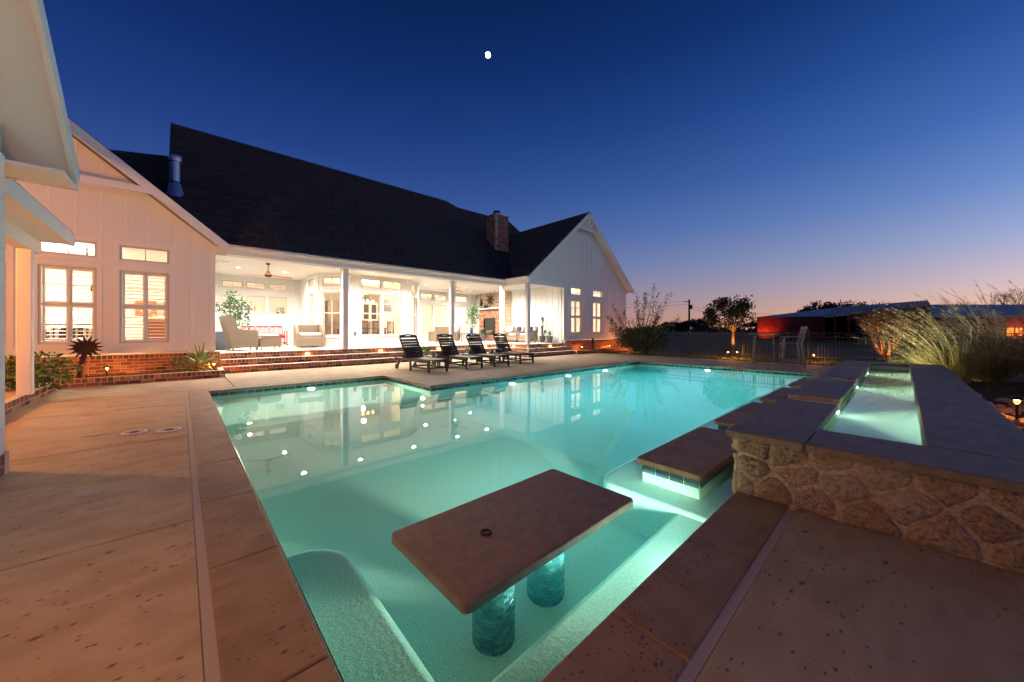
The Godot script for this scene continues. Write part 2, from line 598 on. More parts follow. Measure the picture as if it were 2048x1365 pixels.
# ------------------------------------------------------------------ ground and deck
func make_ground() -> void:
	var b := MB.new()
	var x0 := -6.0; var x1 := 15.95; var z0 := -12.0; var z1 := 3.0
	var y := -0.04
	for r in [[-500.0, -500.0, 700.0, z0], [-500.0, z1, 700.0, 400.0], [-500.0, z0, x0, z1], [x1, z0, 700.0, z1]]:
		b.quad(Vector3(r[0], y, r[1]), Vector3(r[2], y, r[1]), Vector3(r[2], y, r[3]), Vector3(r[0], y, r[3]), Vector3.UP)
	structure("ground", b, M.turf)
	var root := Node3D.new()
	root.name = "deck"
	root.set_meta("kind", "structure")
	add_child(root)
	var bed := MB.new()
	var rects := []
	var zl := [3.0, 1.85, -0.6, -3.05, -5.51, -7.95, -9.6]
	for i in zl.size() - 1:
		rects.append([-6.0, zl[i + 1], 0.07, zl[i]])
	var xs := [-6.0, -2.2, 0.83, 3.9, 6.9, 9.9, 12.9, 15.95]
	for i in xs.size() - 1:
		rects.append([xs[i], -12.75, xs[i + 1], -9.6])
	rects[6][3] = -9.6
	for r in [[4.31, 6.9], [6.9, 9.9], [9.9, 12.9], [12.9, 15.95]]:
		rects.append([r[0], -9.6, r[1], -7.2])
	for r in [[-7.2, -4.3], [-4.3, -1.4]]:
		rects.append([13.33, r[0], 15.95, r[1]])
	rects.append([11.82, -1.4, 15.95, 0.5])
	rects.append([0.1, -0.49, 3.2, 0.9])
	rects.append([0.1, 0.9, 3.2, 3.0])
	for r in rects:
		var m := MB.new()
		var g := 0.009
		m.bev(Vector3((r[0] + r[2]) / 2, -0.05, (r[1] + r[3]) / 2), Vector3(r[2] - r[0] - 2 * g, 0.1, r[3] - r[1] - 2 * g), 0.005)
		part(root, "paving_slab", m, M.deck)
		bed.quad(Vector3(r[0], -0.07, r[1]), Vector3(r[2], -0.07, r[1]), Vector3(r[2], -0.07, r[3]), Vector3(r[0], -0.07, r[3]), Vector3.UP)
	part(root, "joint_bed", bed, M.soil)
	# soft joint strips between deck and pool coping
	for s in [[Vector3(0.062, -0.04, -9.6), Vector3(0.108, -0.002, 3.0)], [Vector3(0.108, -0.04, -0.53), Vector3(3.0, -0.002, -0.482)], [Vector3(0.108, -0.04, -9.608), Vector3(4.27, -0.002, -9.56)], [Vector3(4.27, -0.04, -9.608), Vector3(4.318, -0.002, -7.21)], [Vector3(4.27, -0.04, -7.21), Vector3(13.29, -0.002, -7.16)], [Vector3(13.29, -0.04, -7.21), Vector3(13.338, -0.002, -1.4)]]:
		var m := MB.new()
		m.span(s[0], s[1])
		part(root, "joint_strip", m, M.mastic)
	# lids let into the deck by the pool
	for q in [[-0.4, -6.08, 0.14, 1, "round ringed skimmer lid in the deck, farther of the pair from the pool"], [-0.102, -5.948, 0.14, 1, "round ringed skimmer lid in the deck beside the pool coping"], [-0.732, -6.264, 0.085, 0, "plain pale disc cover in the deck beside the two ringed lids"], [-0.488, -4.066, 0.085, 0, "plain round cover alone on the nearer pitted deck slab"], [-0.783, -8.417, 0.07, 0, "small pale cover in the deck nearest the brick planter"]]:
		var t := thing("deck_lid", q[4], "lid", Vector3(q[0], 0, q[1]), 0, "covers let into the pool deck")
		var m := MB.new()
		m.lathe([Vector2(q[2], 0.0), Vector2(q[2], 0.006), Vector2(q[2] - 0.012, 0.008), Vector2(0, 0.008)], Vector3.ZERO, 28)
		part(t, "plate", m, M.mastic)
		if q[3]:
			var k := MB.new()
			k.lathe([Vector2(q[2] * 0.78, 0.008), Vector2(q[2] * 0.76, 0.013), Vector2(q[2] * 0.66, 0.013), Vector2(q[2] * 0.64, 0.008)], Vector3.ZERO, 28)
			part(t, "ring", k, M.trim)
			var j := MB.new()
			for e in 3:
				j.box(Vector3(0, 0.0105, -0.03 + e * 0.03), Vector3(0.07, 0.005, 0.008))
			part(t, "grip", j, M.greypot)

func inset(poly: PackedVector2Array, d: float) -> PackedVector2Array:
	var out := PackedVector2Array()
	var s := 1.0 if Geometry2D.is_polygon_clockwise(poly) else -1.0
	var k := poly.size()
	for i in k:
		var a := (poly[i] - poly[(i + k - 1) % k]).normalized()
		var b := (poly[(i + 1) % k] - poly[i]).normalized()
		var na := Vector2(-a.y, a.x) * -s
		var nb := Vector2(-b.y, b.x) * -s
		var m := (na + nb).normalized()
		out.append(poly[i] + m * d / maxf(0.4, m.dot(na)))
	return out

# a solid with a rounded upper edge, polygon in (x, z)
func soft_prism(b: MB, poly: PackedVector2Array, top: float, bottom: float, r: float, steps := 4) -> void:
	var rings := []
	for i in steps + 1:
		var a := PI / 2 * i / steps
		rings.append([inset(poly, r * (1.0 - cos(a))), top - r * (1.0 - sin(a)), a])
	rings.push_front([poly, bottom, 0.0])
	var k := poly.size()
	var cen := Vector2.ZERO
	for p in poly:
		cen += p / k
	var sgn := 1.0 if Geometry2D.is_polygon_clockwise(poly) else -1.0
	for i in rings.size() - 1:
		for j in k:
			var j2 := (j + 1) % k
			var e := (poly[j2] - poly[j]).normalized()
			var o := Vector3(-e.y * sgn, 0, e.x * sgn)
			var n0: Vector3 = o * cos(rings[i][2]) + Vector3.UP * sin(rings[i][2])
			var n1: Vector3 = o * cos(rings[i + 1][2]) + Vector3.UP * sin(rings[i + 1][2])
			var A: Vector2 = rings[i][0][j]; var B: Vector2 = rings[i][0][j2]
			var C: Vector2 = rings[i + 1][0][j2]; var D: Vector2 = rings[i + 1][0][j]
			b.squad(Vector3(A.x, rings[i][1], A.y), Vector3(B.x, rings[i][1], B.y), Vector3(C.x, rings[i + 1][1], C.y), Vector3(D.x, rings[i + 1][1], D.y), n0, n0, n1, n1)
	var tp: PackedVector2Array = rings[-1][0]
	var idx := Geometry2D.triangulate_polygon(tp)
	for q in range(0, idx.size(), 3):
		b.tri(Vector3(tp[idx[q]].x, top, tp[idx[q]].y), Vector3(tp[idx[q + 1]].x, top, tp[idx[q + 1]].y), Vector3(tp[idx[q + 2]].x, top, tp[idx[q + 2]].y), Vector3.UP)

func arc(c: Vector2, r: float, a0: float, a1: float, k := 6) -> PackedVector2Array:
	var p := PackedVector2Array()
	for i in k + 1:
		var a := deg_to_rad(lerpf(a0, a1, float(i) / k))
		p.append(c + Vector2(cos(a), sin(a)) * r)
	return p

func round_rect(x0: float, z0: float, x1: float, z1: float, r: float) -> PackedVector2Array:
	var p := PackedVector2Array()
	p.append_array(arc(Vector2(x1 - r, z1 - r), r, 0, 90, 4))
	p.append_array(arc(Vector2(x0 + r, z1 - r), r, 90, 180, 4))
	p.append_array(arc(Vector2(x0 + r, z0 + r), r, 180, 270, 4))
	p.append_array(arc(Vector2(x1 - r, z0 + r), r, 270, 360, 4))
	return p

# a slab with softened upper and lower edges
func slab(poly: PackedVector2Array, top: float, thick: float) -> MB:
	var b := MB.new()
	soft_prism(b, poly, top, top - thick, 0.012, 3)
	var idx := Geometry2D.triangulate_polygon(poly)
	for q in range(0, idx.size(), 3):
		b.tri(Vector3(poly[idx[q]].x, top - thick, poly[idx[q]].y), Vector3(poly[idx[q + 1]].x, top - thick, poly[idx[q + 1]].y), Vector3(poly[idx[q + 2]].x, top - thick, poly[idx[q + 2]].y), Vector3.DOWN)
	return b

# ------------------------------------------------------------------ swimming pool
func tile_row(parent: Node, a: Vector3, b: Vector3, nrm: Vector3, w := 0.15, h := 0.15) -> void:
	var ln := a.distance_to(b)
	var k := int(round(ln / w))
	var step := ln / k
	var u := (b - a).normalized()
	var key := "tile%.4f_%.3f" % [step, h]
	if not shared.has(key):
		var m := MB.new()
		m.bev(Vector3.ZERO, Vector3(step - 0.007, h - 0.008, 0.012), 0.003)
		shared[key] = m.mesh()
	for i in k:
		var p := a + u * step * (i + 0.5)
		part(parent, "tile", shared[key], M.tiles[rng.randi() % M.tiles.size()], Transform3D(Basis(u, Vector3.UP, u.cross(Vector3.UP)), p + nrm * 0.004))

func make_pool() -> void:
	var t := thing("swimming_pool", "lit swimming pool with pale plaster, dark waterline tiles and brown stone coping", "pool")
	var out := [Vector2(0.42, -0.82), Vector2(11.78, -0.82), Vector2(11.78, -1.55), Vector2(13.0, -1.55), Vector2(13.0, -6.87), Vector2(3.95, -6.87), Vector2(3.95, -9.25), Vector2(0.42, -9.25)]
	var w := MB.new()
	for i in out.size():
		var a: Vector2 = out[i]
		var b: Vector2 = out[(i + 1) % out.size()]
		var e := (b - a).normalized()
		var inn := Vector3(e.y, 0, -e.x)
		w.quad(Vector3(a.x, -0.045, a.y), Vector3(b.x, -0.045, b.y), Vector3(b.x, -2.4, b.y), Vector3(a.x, -2.4, a.y), inn)
	part(t, "wall", w, M.plaster)
	var f := MB.new()
	for s in [[0.42, -1.05, 3.7, -1.05], [3.7, -1.05, 8.0, -1.9], [8.0, -1.9, 13.0, -1.9]]:
		f.quad(Vector3(s[0], s[1], -6.87), Vector3(s[2], s[3], -6.87), Vector3(s[2], s[3], -0.82), Vector3(s[0], s[1], -0.82), Vector3.UP)
	part(t, "floor", f, M.plaster)
	var sh := MB.new()
	soft_prism(sh, PackedVector2Array([Vector2(0.41, -6.9), Vector2(3.96, -6.9), Vector2(3.96, -9.26), Vector2(0.41, -9.26)]), -0.72, -1.2, 0.05)
	part(t, "shallow_shelf", sh, M.plaster)
	# bench along the two near walls, with a rounded end
	var bn := MB.new()
	var p := PackedVector2Array([Vector2(0.40, -0.80), Vector2(2.98, -0.80), Vector2(2.98, -1.22)])
	p.append_array(PackedVector2Array([Vector2(0.9, -1.22), Vector2(0.82, -1.3)]))
	p.append_array(arc(Vector2(0.52, -2.42), 0.30, 0, -90, 7))
	p.append(Vector2(0.40, -2.74))
	soft_prism(bn, p, -0.45, -1.2, 0.05)
	part(t, "bench", bn, M.plaster)
	var lg := MB.new()
	var q := PackedVector2Array([Vector2(11.8, -0.80), Vector2(2.9, -0.80)])
	q.append_array(arc(Vector2(3.15, -1.75), 0.25, 180, 270, 6))
	q.append(Vector2(11.8, -2.0))
	soft_prism(lg, q, -0.40, -2.2, 0.05)
	part(t, "ledge", lg, M.plaster)
	# waterline tiles where they can be seen
	tile_row(t, Vector3(0.42, -0.125, -9.25), Vector3(3.95, -0.125, -9.25), Vector3(0, 0, 1))
	tile_row(t, Vector3(3.95, -0.125, -9.25), Vector3(3.95, -0.125, -6.87), Vector3(-1, 0, 0))
	tile_row(t, Vector3(3.95, -0.125, -6.87), Vector3(13.0, -0.125, -6.87), Vector3(0, 0, 1))
	tile_row(t, Vector3(13.0, -0.125, -6.87), Vector3(13.0, -0.125, -1.55), Vector3(-1, 0, 0))
	tile_row(t, Vector3(0.42, -0.125, -0.82), Vector3(0.42, -0.125, -9.25), Vector3(1, 0, 0), 0.3)
	tile_row(t, Vector3(0.42, -0.125, -0.82), Vector3(3.0, -0.125, -0.82), Vector3(0, 0, -1), 0.3)
	# coping stones
	var runs := [
		[Vector2(0.1, -9.57), Vector2(0.4, -0.50), 0, [-9.57, -8.9, -7.98, -7.04, -6.1, -5.16, -4.22, -3.28, -2.35, -1.43, -0.50]],
		[Vector2(0.4, -0.84), Vector2(3.1, -0.52), 1, [0.4, 1.35, 2.264, 3.1]],
		[Vector2(0.4, -9.57), Vector2(4.28, -9.23), 1, [0.4, 1.35, 2.3, 3.25, 4.28]],
		[Vector2(3.93, -9.23), Vector2(4.28, -6.85), 0, [-9.23, -8.4, -7.55, -6.85]],
		[Vector2(4.28, -7.17), Vector2(13.3, -6.85), 1, [4.28, 5.2, 6.1, 7.0, 7.9, 8.8, 9.7, 10.6, 11.5, 12.4, 13.3]],
		[Vector2(12.98, -6.85), Vector2(13.3, -1.4), 0, [-6.85, -5.9, -5.0, -4.1, -3.2, -2.3, -1.4]],
		[Vector2(11.8, -1.57), Vector2(12.98, -1.25), 1, [11.8, 12.4, 12.98]]]
	for r in runs:
		for i in r[3].size() - 1:
			var x0: float = r[0].x; var x1: float = r[1].x; var z0: float = r[0].y; var z1: float = r[1].y
			if r[2] == 0:
				z0 = r[3][i] + 0.002; z1 = r[3][i + 1] - 0.002
			else:
				x0 = r[3][i] + 0.002; x1 = r[3][i + 1] - 0.002
			part(t, "coping_stone", slab(PackedVector2Array([Vector2(x0, z0), Vector2(x1, z0), Vector2(x1, z1), Vector2(x0, z1)]), 0.004, 0.05), M.coping)
	# the water itself
	var wa := MB.new()
	var po := PackedVector2Array(out)
	var idx := Geometry2D.triangulate_polygon(po)
	for k in range(0, idx.size(), 3):
		wa.tri(Vector3(po[idx[k]].x, WATER_Y, po[idx[k]].y), Vector3(po[idx[k + 1]].x, WATER_Y, po[idx[k + 1]].y), Vector3(po[idx[k + 2]].x, WATER_Y, po[idx[k + 2]].y), Vector3.UP)
	structure("pool_water", wa, M.water)
	pool_haze()
	# underwater lamps
	for L in [[Vector3(2.2, -0.40, -9.25), Vector3(0, 0, 1), 26.0, "underwater lamp in the shallow alcove wall below the steps"], [Vector3(6.28, -0.62, -6.87), Vector3(0, 0, 1), 21.0, "underwater lamp in the long pool wall nearest the inner corner"], [Vector3(8.58, -0.65, -6.87), Vector3(0, 0, 1), 21.0, "underwater lamp in the long pool wall in front of the last lounger"], [Vector3(10.55, -0.68, -6.87), Vector3(0, 0, 1), 21.0, "underwater lamp in the long pool wall nearest the far corner"], [Vector3(13.0, -0.55, -4.4), Vector3(-1, 0, 0), 21.0, "underwater lamp in the short far wall below the bar chair"], [Vector3(2.25, -0.30, -0.82), Vector3(0, -0.25, -1), 13.0, "underwater lamp in the near wall beside the pool table"]]:
		var o := thing("pool_lamp", L[3], "lamp", L[0], 0, "lamps set into the pool walls")
		o.basis = Basis.looking_at(-L[1], Vector3.UP)
		var m := MB.new()
		m.t = Transform3D(Basis(Vector3.RIGHT, PI / 2), Vector3.ZERO)
		m.lathe([Vector2(0.095, 0.0), Vector2(0.095, 0.018), Vector2(0.07, 0.024), Vector2(0.068, 0.014)], Vector3.ZERO, 24)
		part(o, "rim", m, M.trim)
		var k := MB.new()
		k.t = Transform3D(Basis(Vector3.RIGHT, PI / 2), Vector3.ZERO)
		k.lathe([Vector2(0.068, 0.012), Vector2(0.04, 0.022), Vector2(0, 0.025)], Vector3.ZERO, 24)
		part(o, "lens", k, M.nearbulb if L[0].z > -1.0 else M.poolbulb)
		spot(Vector3(0, 0, 0.07), Vector3(0, -0.05, 1), L[2], Color(0.88, 1.0, 0.92) if L[0].z > -1.0 or L[0].z < -9.0 else Color(0.52, 0.95, 1.0), 86.0, 1.0, 0.06, o)

func pool_haze() -> void:
	# light scattered in the body of the water gives it its colour where it is deep
	var fm := FogMaterial.new()
	fm.albedo = Color(0.24, 0.91, 0.98)
	fm.density = 0.12
	for r in [[Vector3(0.43, -2.3, -6.86), Vector3(11.77, WATER_Y - 0.004, -0.83)], [Vector3(11.772, -2.3, -6.86), Vector3(12.99, WATER_Y - 0.004, -1.56)], [Vector3(0.43, -1.5, -9.24), Vector3(3.94, WATER_Y - 0.004, -6.864)]]:
		var f := FogVolume.new()
		f.name = numbered("pool_water_body")
		f.set_meta("kind", "stuff")
		f.shape = RenderingServer.FOG_VOLUME_SHAPE_BOX
		f.size = r[1] - r[0]
		f.material = fm
		add_child(f, true)
		f.position = (r[0] + r[1]) / 2

func make_pool_table() -> void:
	var t := thing("pool_table", "brown stone table standing in the pool on two mosaic columns", "table", Vector3(1.645, 0, -1.675))
	part(t, "tabletop", slab(round_rect(-0.735, -0.385, 0.735, 0.385, 0.035), 0.0, 0.05), M.table)
	var rg := MB.new()
	rg.lathe([Vector2(0.034, 0.0), Vector2(0.033, 0.009), Vector2(0.028, 0.010), Vector2(0.021, 0.009), Vector2(0.021, -0.03)], Vector3(-0.32, 0.001, 0.01), 24)
	part(t, "parasol_ring", rg, M.rust)
	for cx in [-0.24, 0.23]:
		var col := node(t, "column", Vector3(cx, 0, -0.015))
		var core := MB.new()
		core.lathe([Vector2(0.124, -1.06), Vector2(0.124, -0.05)], Vector3.ZERO, 28)
		part(col, "core", core, M.grout)
		var rest := MB.new()
		rest.colored = true
		var parts := 0
		var per := 17
		for row in 29:
			for k in per:
				var an := TAU * (k + 0.5 * (row % 2)) / per
				var d := Vector3(cos(an), 0, sin(an))
				var p := d * 0.125 + Vector3(0, -0.068 - row * 0.0345, 0)
				var bs := Basis(Vector3.UP.cross(d), Vector3.UP, d)
				if d.dot(Vector3(-0.65, 0, 0.76)) > 0.2 and parts < 150:
					parts += 1
					if not shared.has("mosaic"):
						var m := MB.new()
						m.bev(Vector3.ZERO, Vector3(0.0435, 0.031, 0.01), 0.002)
						shared["mosaic"] = m.mesh()
					part(col, "tile", shared["mosaic"], M.mosaic[rng.randi() % 5], Transform3D(bs, p))
				else:
					rest.col = M.mosaic[rng.randi() % 5].albedo_color.srgb_to_linear()
					rest.bev(p, Vector3(0.0435, 0.031, 0.01), 0.002, bs)
		var o := part(col, "tile", rest, M.tilevc)
		o.set_meta("kind", "stuff")

# ------------------------------------------------------------------ raised water trough with stepping seats
func voronoi(seeds: Array, rect: Rect2) -> Array:
	var cells := []
	for i in seeds.size():
		var poly := [rect.position, rect.position + Vector2(rect.size.x, 0), rect.end, rect.position + Vector2(0, rect.size.y)]
		for j in seeds.size():
			if i == j:
				continue
			var mid: Vector2 = (seeds[i] + seeds[j]) * 0.5
			var nn: Vector2 = seeds[j] - seeds[i]
			var nxt := []
			for k in poly.size():
				var a: Vector2 = poly[k]
				var b: Vector2 = poly[(k + 1) % poly.size()]
				var da := (a - mid).dot(nn)
				var db := (b - mid).dot(nn)
				if da <= 0:
					nxt.append(a)
				if da * db < 0:
					nxt.append(a.lerp(b, da / (da - db)))
			poly = nxt
		cells.append(PackedVector2Array(poly))
	return cells

func smooth_poly(p: PackedVector2Array, times := 2) -> PackedVector2Array:
	for t in times:
		var q := PackedVector2Array()
		for i in p.size():
			var a := p[i]
			var b := p[(i + 1) % p.size()]
			q.append(a.lerp(b, 0.25)); q.append(a.lerp(b, 0.75))
		p = q
	return p

func stone_face(parent: Node, o: Vector3, u: Vector3, nrm: Vector3, width: float, height: float, rows: int, size: float, swell: float, mat: Material, gap := 0.012) -> void:
	var seeds := []
	for r in rows:
		var x := rnd(-0.4, 0.2) * size
		while x < width + size * 0.4:
			var s := size * rnd(0.65, 1.35)
			seeds.append(Vector2(x + s * 0.5, height * (r + 0.5 + rnd(-0.26, 0.26)) / rows))
			x += s
	var fn := FastNoiseLite.new()
	fn.seed = rng.randi()
	fn.frequency = 9.0
	for c in voronoi(seeds, Rect2(0, 0, width, height)):
		if c.size() < 3:
			continue
		var p := inset(c, gap * rnd(0.7, 1.5))
		var area := 0.0
		var cen := Vector2.ZERO
		for i in p.size():
			area += p[i].cross(p[(i + 1) % p.size()])
			cen += p[i] / p.size()
		if absf(area) < size * size * 0.12:
			continue
		var rough := PackedVector2Array()
		for i in p.size():
			var a: Vector2 = p[i]
			var e: Vector2 = p[(i + 1) % p.size()]
			var cuts := maxi(1, int(a.distance_to(e) / (size * 0.28)))
			for k in cuts:
				var g := a.lerp(e, float(k) / cuts)
				rough.append(g + (cen - g).normalized() * rnd(-0.004, 0.03) * size * 4.0 * 0.6)
		p = smooth_poly(rough, 1)
		var b := MB.new()
		var sw := swell * rnd(0.6, 1.3)
		var tilt := Vector2(rnd(-0.3, 0.3), rnd(-0.3, 0.3))
		var rings := []
		var fr := [1.0, 0.97, 0.88, 0.66, 0.36]
		var hh := [-0.01, 0.45, 0.85, 1.0, 1.05]
		for i in fr.size():
			var ring := []
			for k in p.size():
				var q: Vector2 = cen + (p[k] - cen) * fr[i] * (1.0 + (fn.get_noise_2d(p[k].x * 5, p[k].y * 5) * 0.06 if i > 0 else 0.0))
				var h: float = hh[i] * sw + fn.get_noise_2d(q.x * 1.7, q.y * 1.7) * sw * 0.7 * minf(1.0, i * 0.5) + (q - cen).dot(tilt) * 0.12 * minf(1.0, i)
				ring.append(o + u * q.x + Vector3.UP * q.y + nrm * h)
			rings.append(ring)
		var mid: Vector3 = o + u * cen.x + Vector3.UP * cen.y + nrm * (sw * 1.05 + fn.get_noise_2d(cen.x * 1.7, cen.y * 1.7) * sw * 0.6)
		# smooth normals
		var kk := p.size()
		var nrms := []
		for i in rings.size():
			var row := []
			for k in kk:
				var du: Vector3 = rings[i][(k + 1) % kk] - rings[i][(k + kk - 1) % kk]
				var inner: Vector3 = rings[i + 1][k] if i + 1 < rings.size() else mid
				var outer: Vector3 = rings[i - 1][k] if i > 0 else rings[i][k]
				var g := du.cross(inner - outer).normalized()
				if g.dot(nrm) < 0 and i > 0:
					g = -g
				if i == 0 and g.dot(rings[0][k] - mid) < 0:
					g = -g
				row.append(g)
			nrms.append(row)
		for i in rings.size() - 1:
			for k in kk:
				var k2 := (k + 1) % kk
				b.squad(rings[i][k], rings[i][k2], rings[i + 1][k2], rings[i + 1][k], nrms[i][k], nrms[i][k2], nrms[i + 1][k2], nrms[i + 1][k])
		for k in kk:
			b.stri(rings[-1][k], rings[-1][(k + 1) % kk], mid, nrms[-1][k], nrms[-1][(k + 1) % kk], nrm)
		part(parent, "stone", b, M.stones[rng.randi() % 5])

func make_trough() -> void:
	var t := thing("water_trough", "raised stone water trough with glowing water and brown slab caps", "fountain")
	var core := MB.new()
	core.span(Vector3(3.045, -0.6, -0.83), Vector3(3.40, 0.42, 2.2))
	core.span(Vector3(3.40, -2.2, -0.84), Vector3(11.7, 0.12, 0.56))
	core.span(Vector3(3.40, 0.12, -0.84), Vector3(11.7, 0.36, -0.46))
	core.span(Vector3(3.40, 0.12, 0.11), Vector3(11.7, 0.42, 0.56))
	core.span(Vector3(11.2, 0.12, -0.46), Vector3(11.7, 0.42, 0.11))
	core.span(Vector3(3.40, -0.2, 0.56), Vector3(4.2, 0.42, 2.2))
	part(t, "wall_core", core, M.stonemortar)
	rng.seed = 77
	stone_face(t, Vector3(3.055, -0.01, -0.84), Vector3(0, 0, 1), Vector3(-1, 0, 0), 1.9, 0.44, 3, 0.25, 0.036, M.stone, 0.004)
	stone_face(t, Vector3(3.06, -0.12, -0.842), Vector3(1, 0, 0), Vector3(0, 0, -1), 1.4, 0.53, 4, 0.2, 0.034, M.stone, 0.006)
	# caps
	for r in [[2.95, -0.885, 4.75, -0.425], [5.13, -0.89, 7.05, -0.44], [7.41, -0.9, 9.42, -0.445], [9.8, -0.93, 11.75, -0.46]]:
		part(t, "cap_slab", slab(round_rect(r[0], r[1], r[2], r[3], 0.02), 0.47, 0.05), M.slab)
	part(t, "cap_slab", slab(PackedVector2Array([Vector2(2.95, -0.421), Vector2(3.46, -0.421), Vector2(3.46, 0.596), Vector2(2.95, 0.596)]), 0.47, 0.05), M.slab)
	part(t, "cap_slab", slab(PackedVector2Array([Vector2(2.95, 0.6), Vector2(4.3, 0.6), Vector2(4.3, 2.3), Vector2(2.95, 2.3)]), 0.47, 0.05), M.slab)
	for r in [[3.464, 5.6], [5.604, 8.2], [8.204, 11.2]]:
		part(t, "cap_slab", slab(PackedVector2Array([Vector2(r[0], 0.105), Vector2(r[1], 0.105), Vector2(r[1], 0.596), Vector2(r[0], 0.596)]), 0.47, 0.05), M.slab)
	part(t, "cap_slab", slab(PackedVector2Array([Vector2(11.204, -0.455), Vector2(11.75, -0.455), Vector2(11.75, 0.596), Vector2(11.204, 0.596)]), 0.47, 0.05), M.slab)
	# basin lining
	var li := MB.new()
	var a := Vector3(3.42, 0.125, -0.45); var e := Vector3(11.19, 0.418, 0.10)
	li.quad(Vector3(a.x, a.y, a.z), Vector3(e.x, a.y, a.z), Vector3(e.x, a.y, e.z), Vector3(a.x, a.y, e.z), Vector3.UP)
	li.quad(Vector3(a.x, a.y, e.z), Vector3(e.x, a.y, e.z), Vector3(e.x, e.y, e.z), Vector3(a.x, e.y, e.z), Vector3(0, 0, -1))
	li.quad(Vector3(a.x, a.y, a.z), Vector3(e.x, a.y, a.z), Vector3(e.x, 0.36, a.z), Vector3(a.x, 0.36, a.z), Vector3(0, 0, 1))
	li.quad(Vector3(a.x, a.y, a.z), Vector3(a.x, a.y, e.z), Vector3(a.x, e.y, e.z), Vector3(a.x, e.y, a.z), Vector3(1, 0, 0))
	li.quad(Vector3(e.x, a.y, a.z), Vector3(e.x, a.y, e.z), Vector3(e.x, e.y, e.z), Vector3(e.x, e.y, a.z), Vector3(-1, 0, 0))
	part(t, "lining", li, M.plaster)
	for g in [4.94, 7.23, 9.61]:
		var s := MB.new()
		s.span(Vector3(g - 0.17, 0.362, -0.86), Vector3(g + 0.17, 0.372, -0.44))
		s.span(Vector3(g - 0.18, 0.362, -0.86), Vector3(g - 0.165, 0.415, -0.44))
		s.span(Vector3(g + 0.165, 0.362, -0.86), Vector3(g + 0.18, 0.415, -0.44))
		part(t, "spout", s, M.trim)
		var lm := MB.new()
		lm.bev(Vector3(g, 0.24, -0.443), Vector3(0.12, 0.05, 0.012), 0.004)
		part(t, "lamp", lm, M.poolbulb)
		spot(Vector3(g, 0.25, -0.42), Vector3(0, -0.12, 1), 32.0, Color(0.92, 1.0, 0.88), 62.0, 0.9, 0.05, t)
	for k in [3.12, 5.02, 7.2, 9.5]:
		var w := MB.new()
		w.span(Vector3(k + 0.28, 0.36, -0.85), Vector3(k + 1.6, 0.42, -0.47))
		part(t, "wall_top", w, M.stonemortar)
	var wa := MB.new()
	wa.quad(Vector3(3.42, 0.385, -0.45), Vector3(11.19, 0.385, -0.45), Vector3(11.19, 0.385, 0.10), Vector3(3.42, 0.385, 0.10), Vector3.UP)
	structure("trough_water", wa, M.water)
	# stepping seats in the pool below the trough
	var names := ["nearest the pool table", "second from the pool table", "with goggles on it", "farthest from the pool table"]
	var i := 0
	for r in [[3.14, 4.75], [5.2, 7.03], [7.41, 9.3], [9.75, 11.74]]:
		var o := thing("stepping_pad", "brown stone pad standing in the pool, " + names[i], "stone pad", Vector3((r[0] + r[1]) / 2, 0, -1.39), 0, "stone pads below the trough")
		var h: float = (r[1] - r[0]) / 2
		part(o, "top_slab", slab(round_rect(-h, -0.31, h, 0.29, 0.05), 0.004, 0.05), M.coping)
		var pd := MB.new()
		pd.span(Vector3(-h + 0.05, -0.45, -0.26), Vector3(h - 0.05, -0.046, 0.24))
		part(o, "pedestal", pd, M.plaster)
		tile_row(o, Vector3(-h + 0.05, -0.115, -0.26), Vector3(-h + 0.05, -0.115, 0.24), Vector3(-1, 0, 0), 0.13, 0.13)
		tile_row(o, Vector3(-h + 0.05, -0.115, 0.24), Vector3(h - 0.05, -0.115, 0.24), Vector3(0, 0, 1), 0.15, 0.13)
		tile_row(o, Vector3(-h + 0.05, -0.115, -0.26), Vector3(h - 0.05, -0.115, -0.26), Vector3(0, 0, -1), 0.3, 0.13)
		i += 1
	var ty := thing("pool_toy", "small dark goggles lying on the third stone pad in the pool", "goggles", Vector3(7.62, 0.004, -1.28), 0.5)
	var g2 := MB.new()
	for sx in [-0.05, 0.05]:
		g2.lathe([Vector2(0.04, 0.0), Vector2(0.042, 0.02), Vector2(0.03, 0.034), Vector2(0, 0.036)], Vector3(sx, 0, 0), 14)
	part(ty, "lens_cup", g2, M.greypot)
	var g3 := MB.new()
	g3.tube([Vector3(0.09, 0.008, 0), Vector3(0.2, 0.008, 0.08), Vector3(0.26, 0.008, 0.0), Vector3(0.16, 0.008, -0.1), Vector3(-0.08, 0.008, -0.05)], [0.007, 0.007, 0.007, 0.007, 0.007], 6)
	part(ty, "strap", g3, M.black)

# ------------------------------------------------------------------ building helpers
var brick_left := 300

func brick_mesh(w: float, h: float) -> ArrayMesh:
	var key := "brick%.3f_%.3f" % [w, h]
	if not shared.has(key):
		var m := MB.new()
		m.bev(Vector3.ZERO, Vector3(w, h, 0.05), 0.004)
		shared[key] = m.mesh()
	return shared[key]

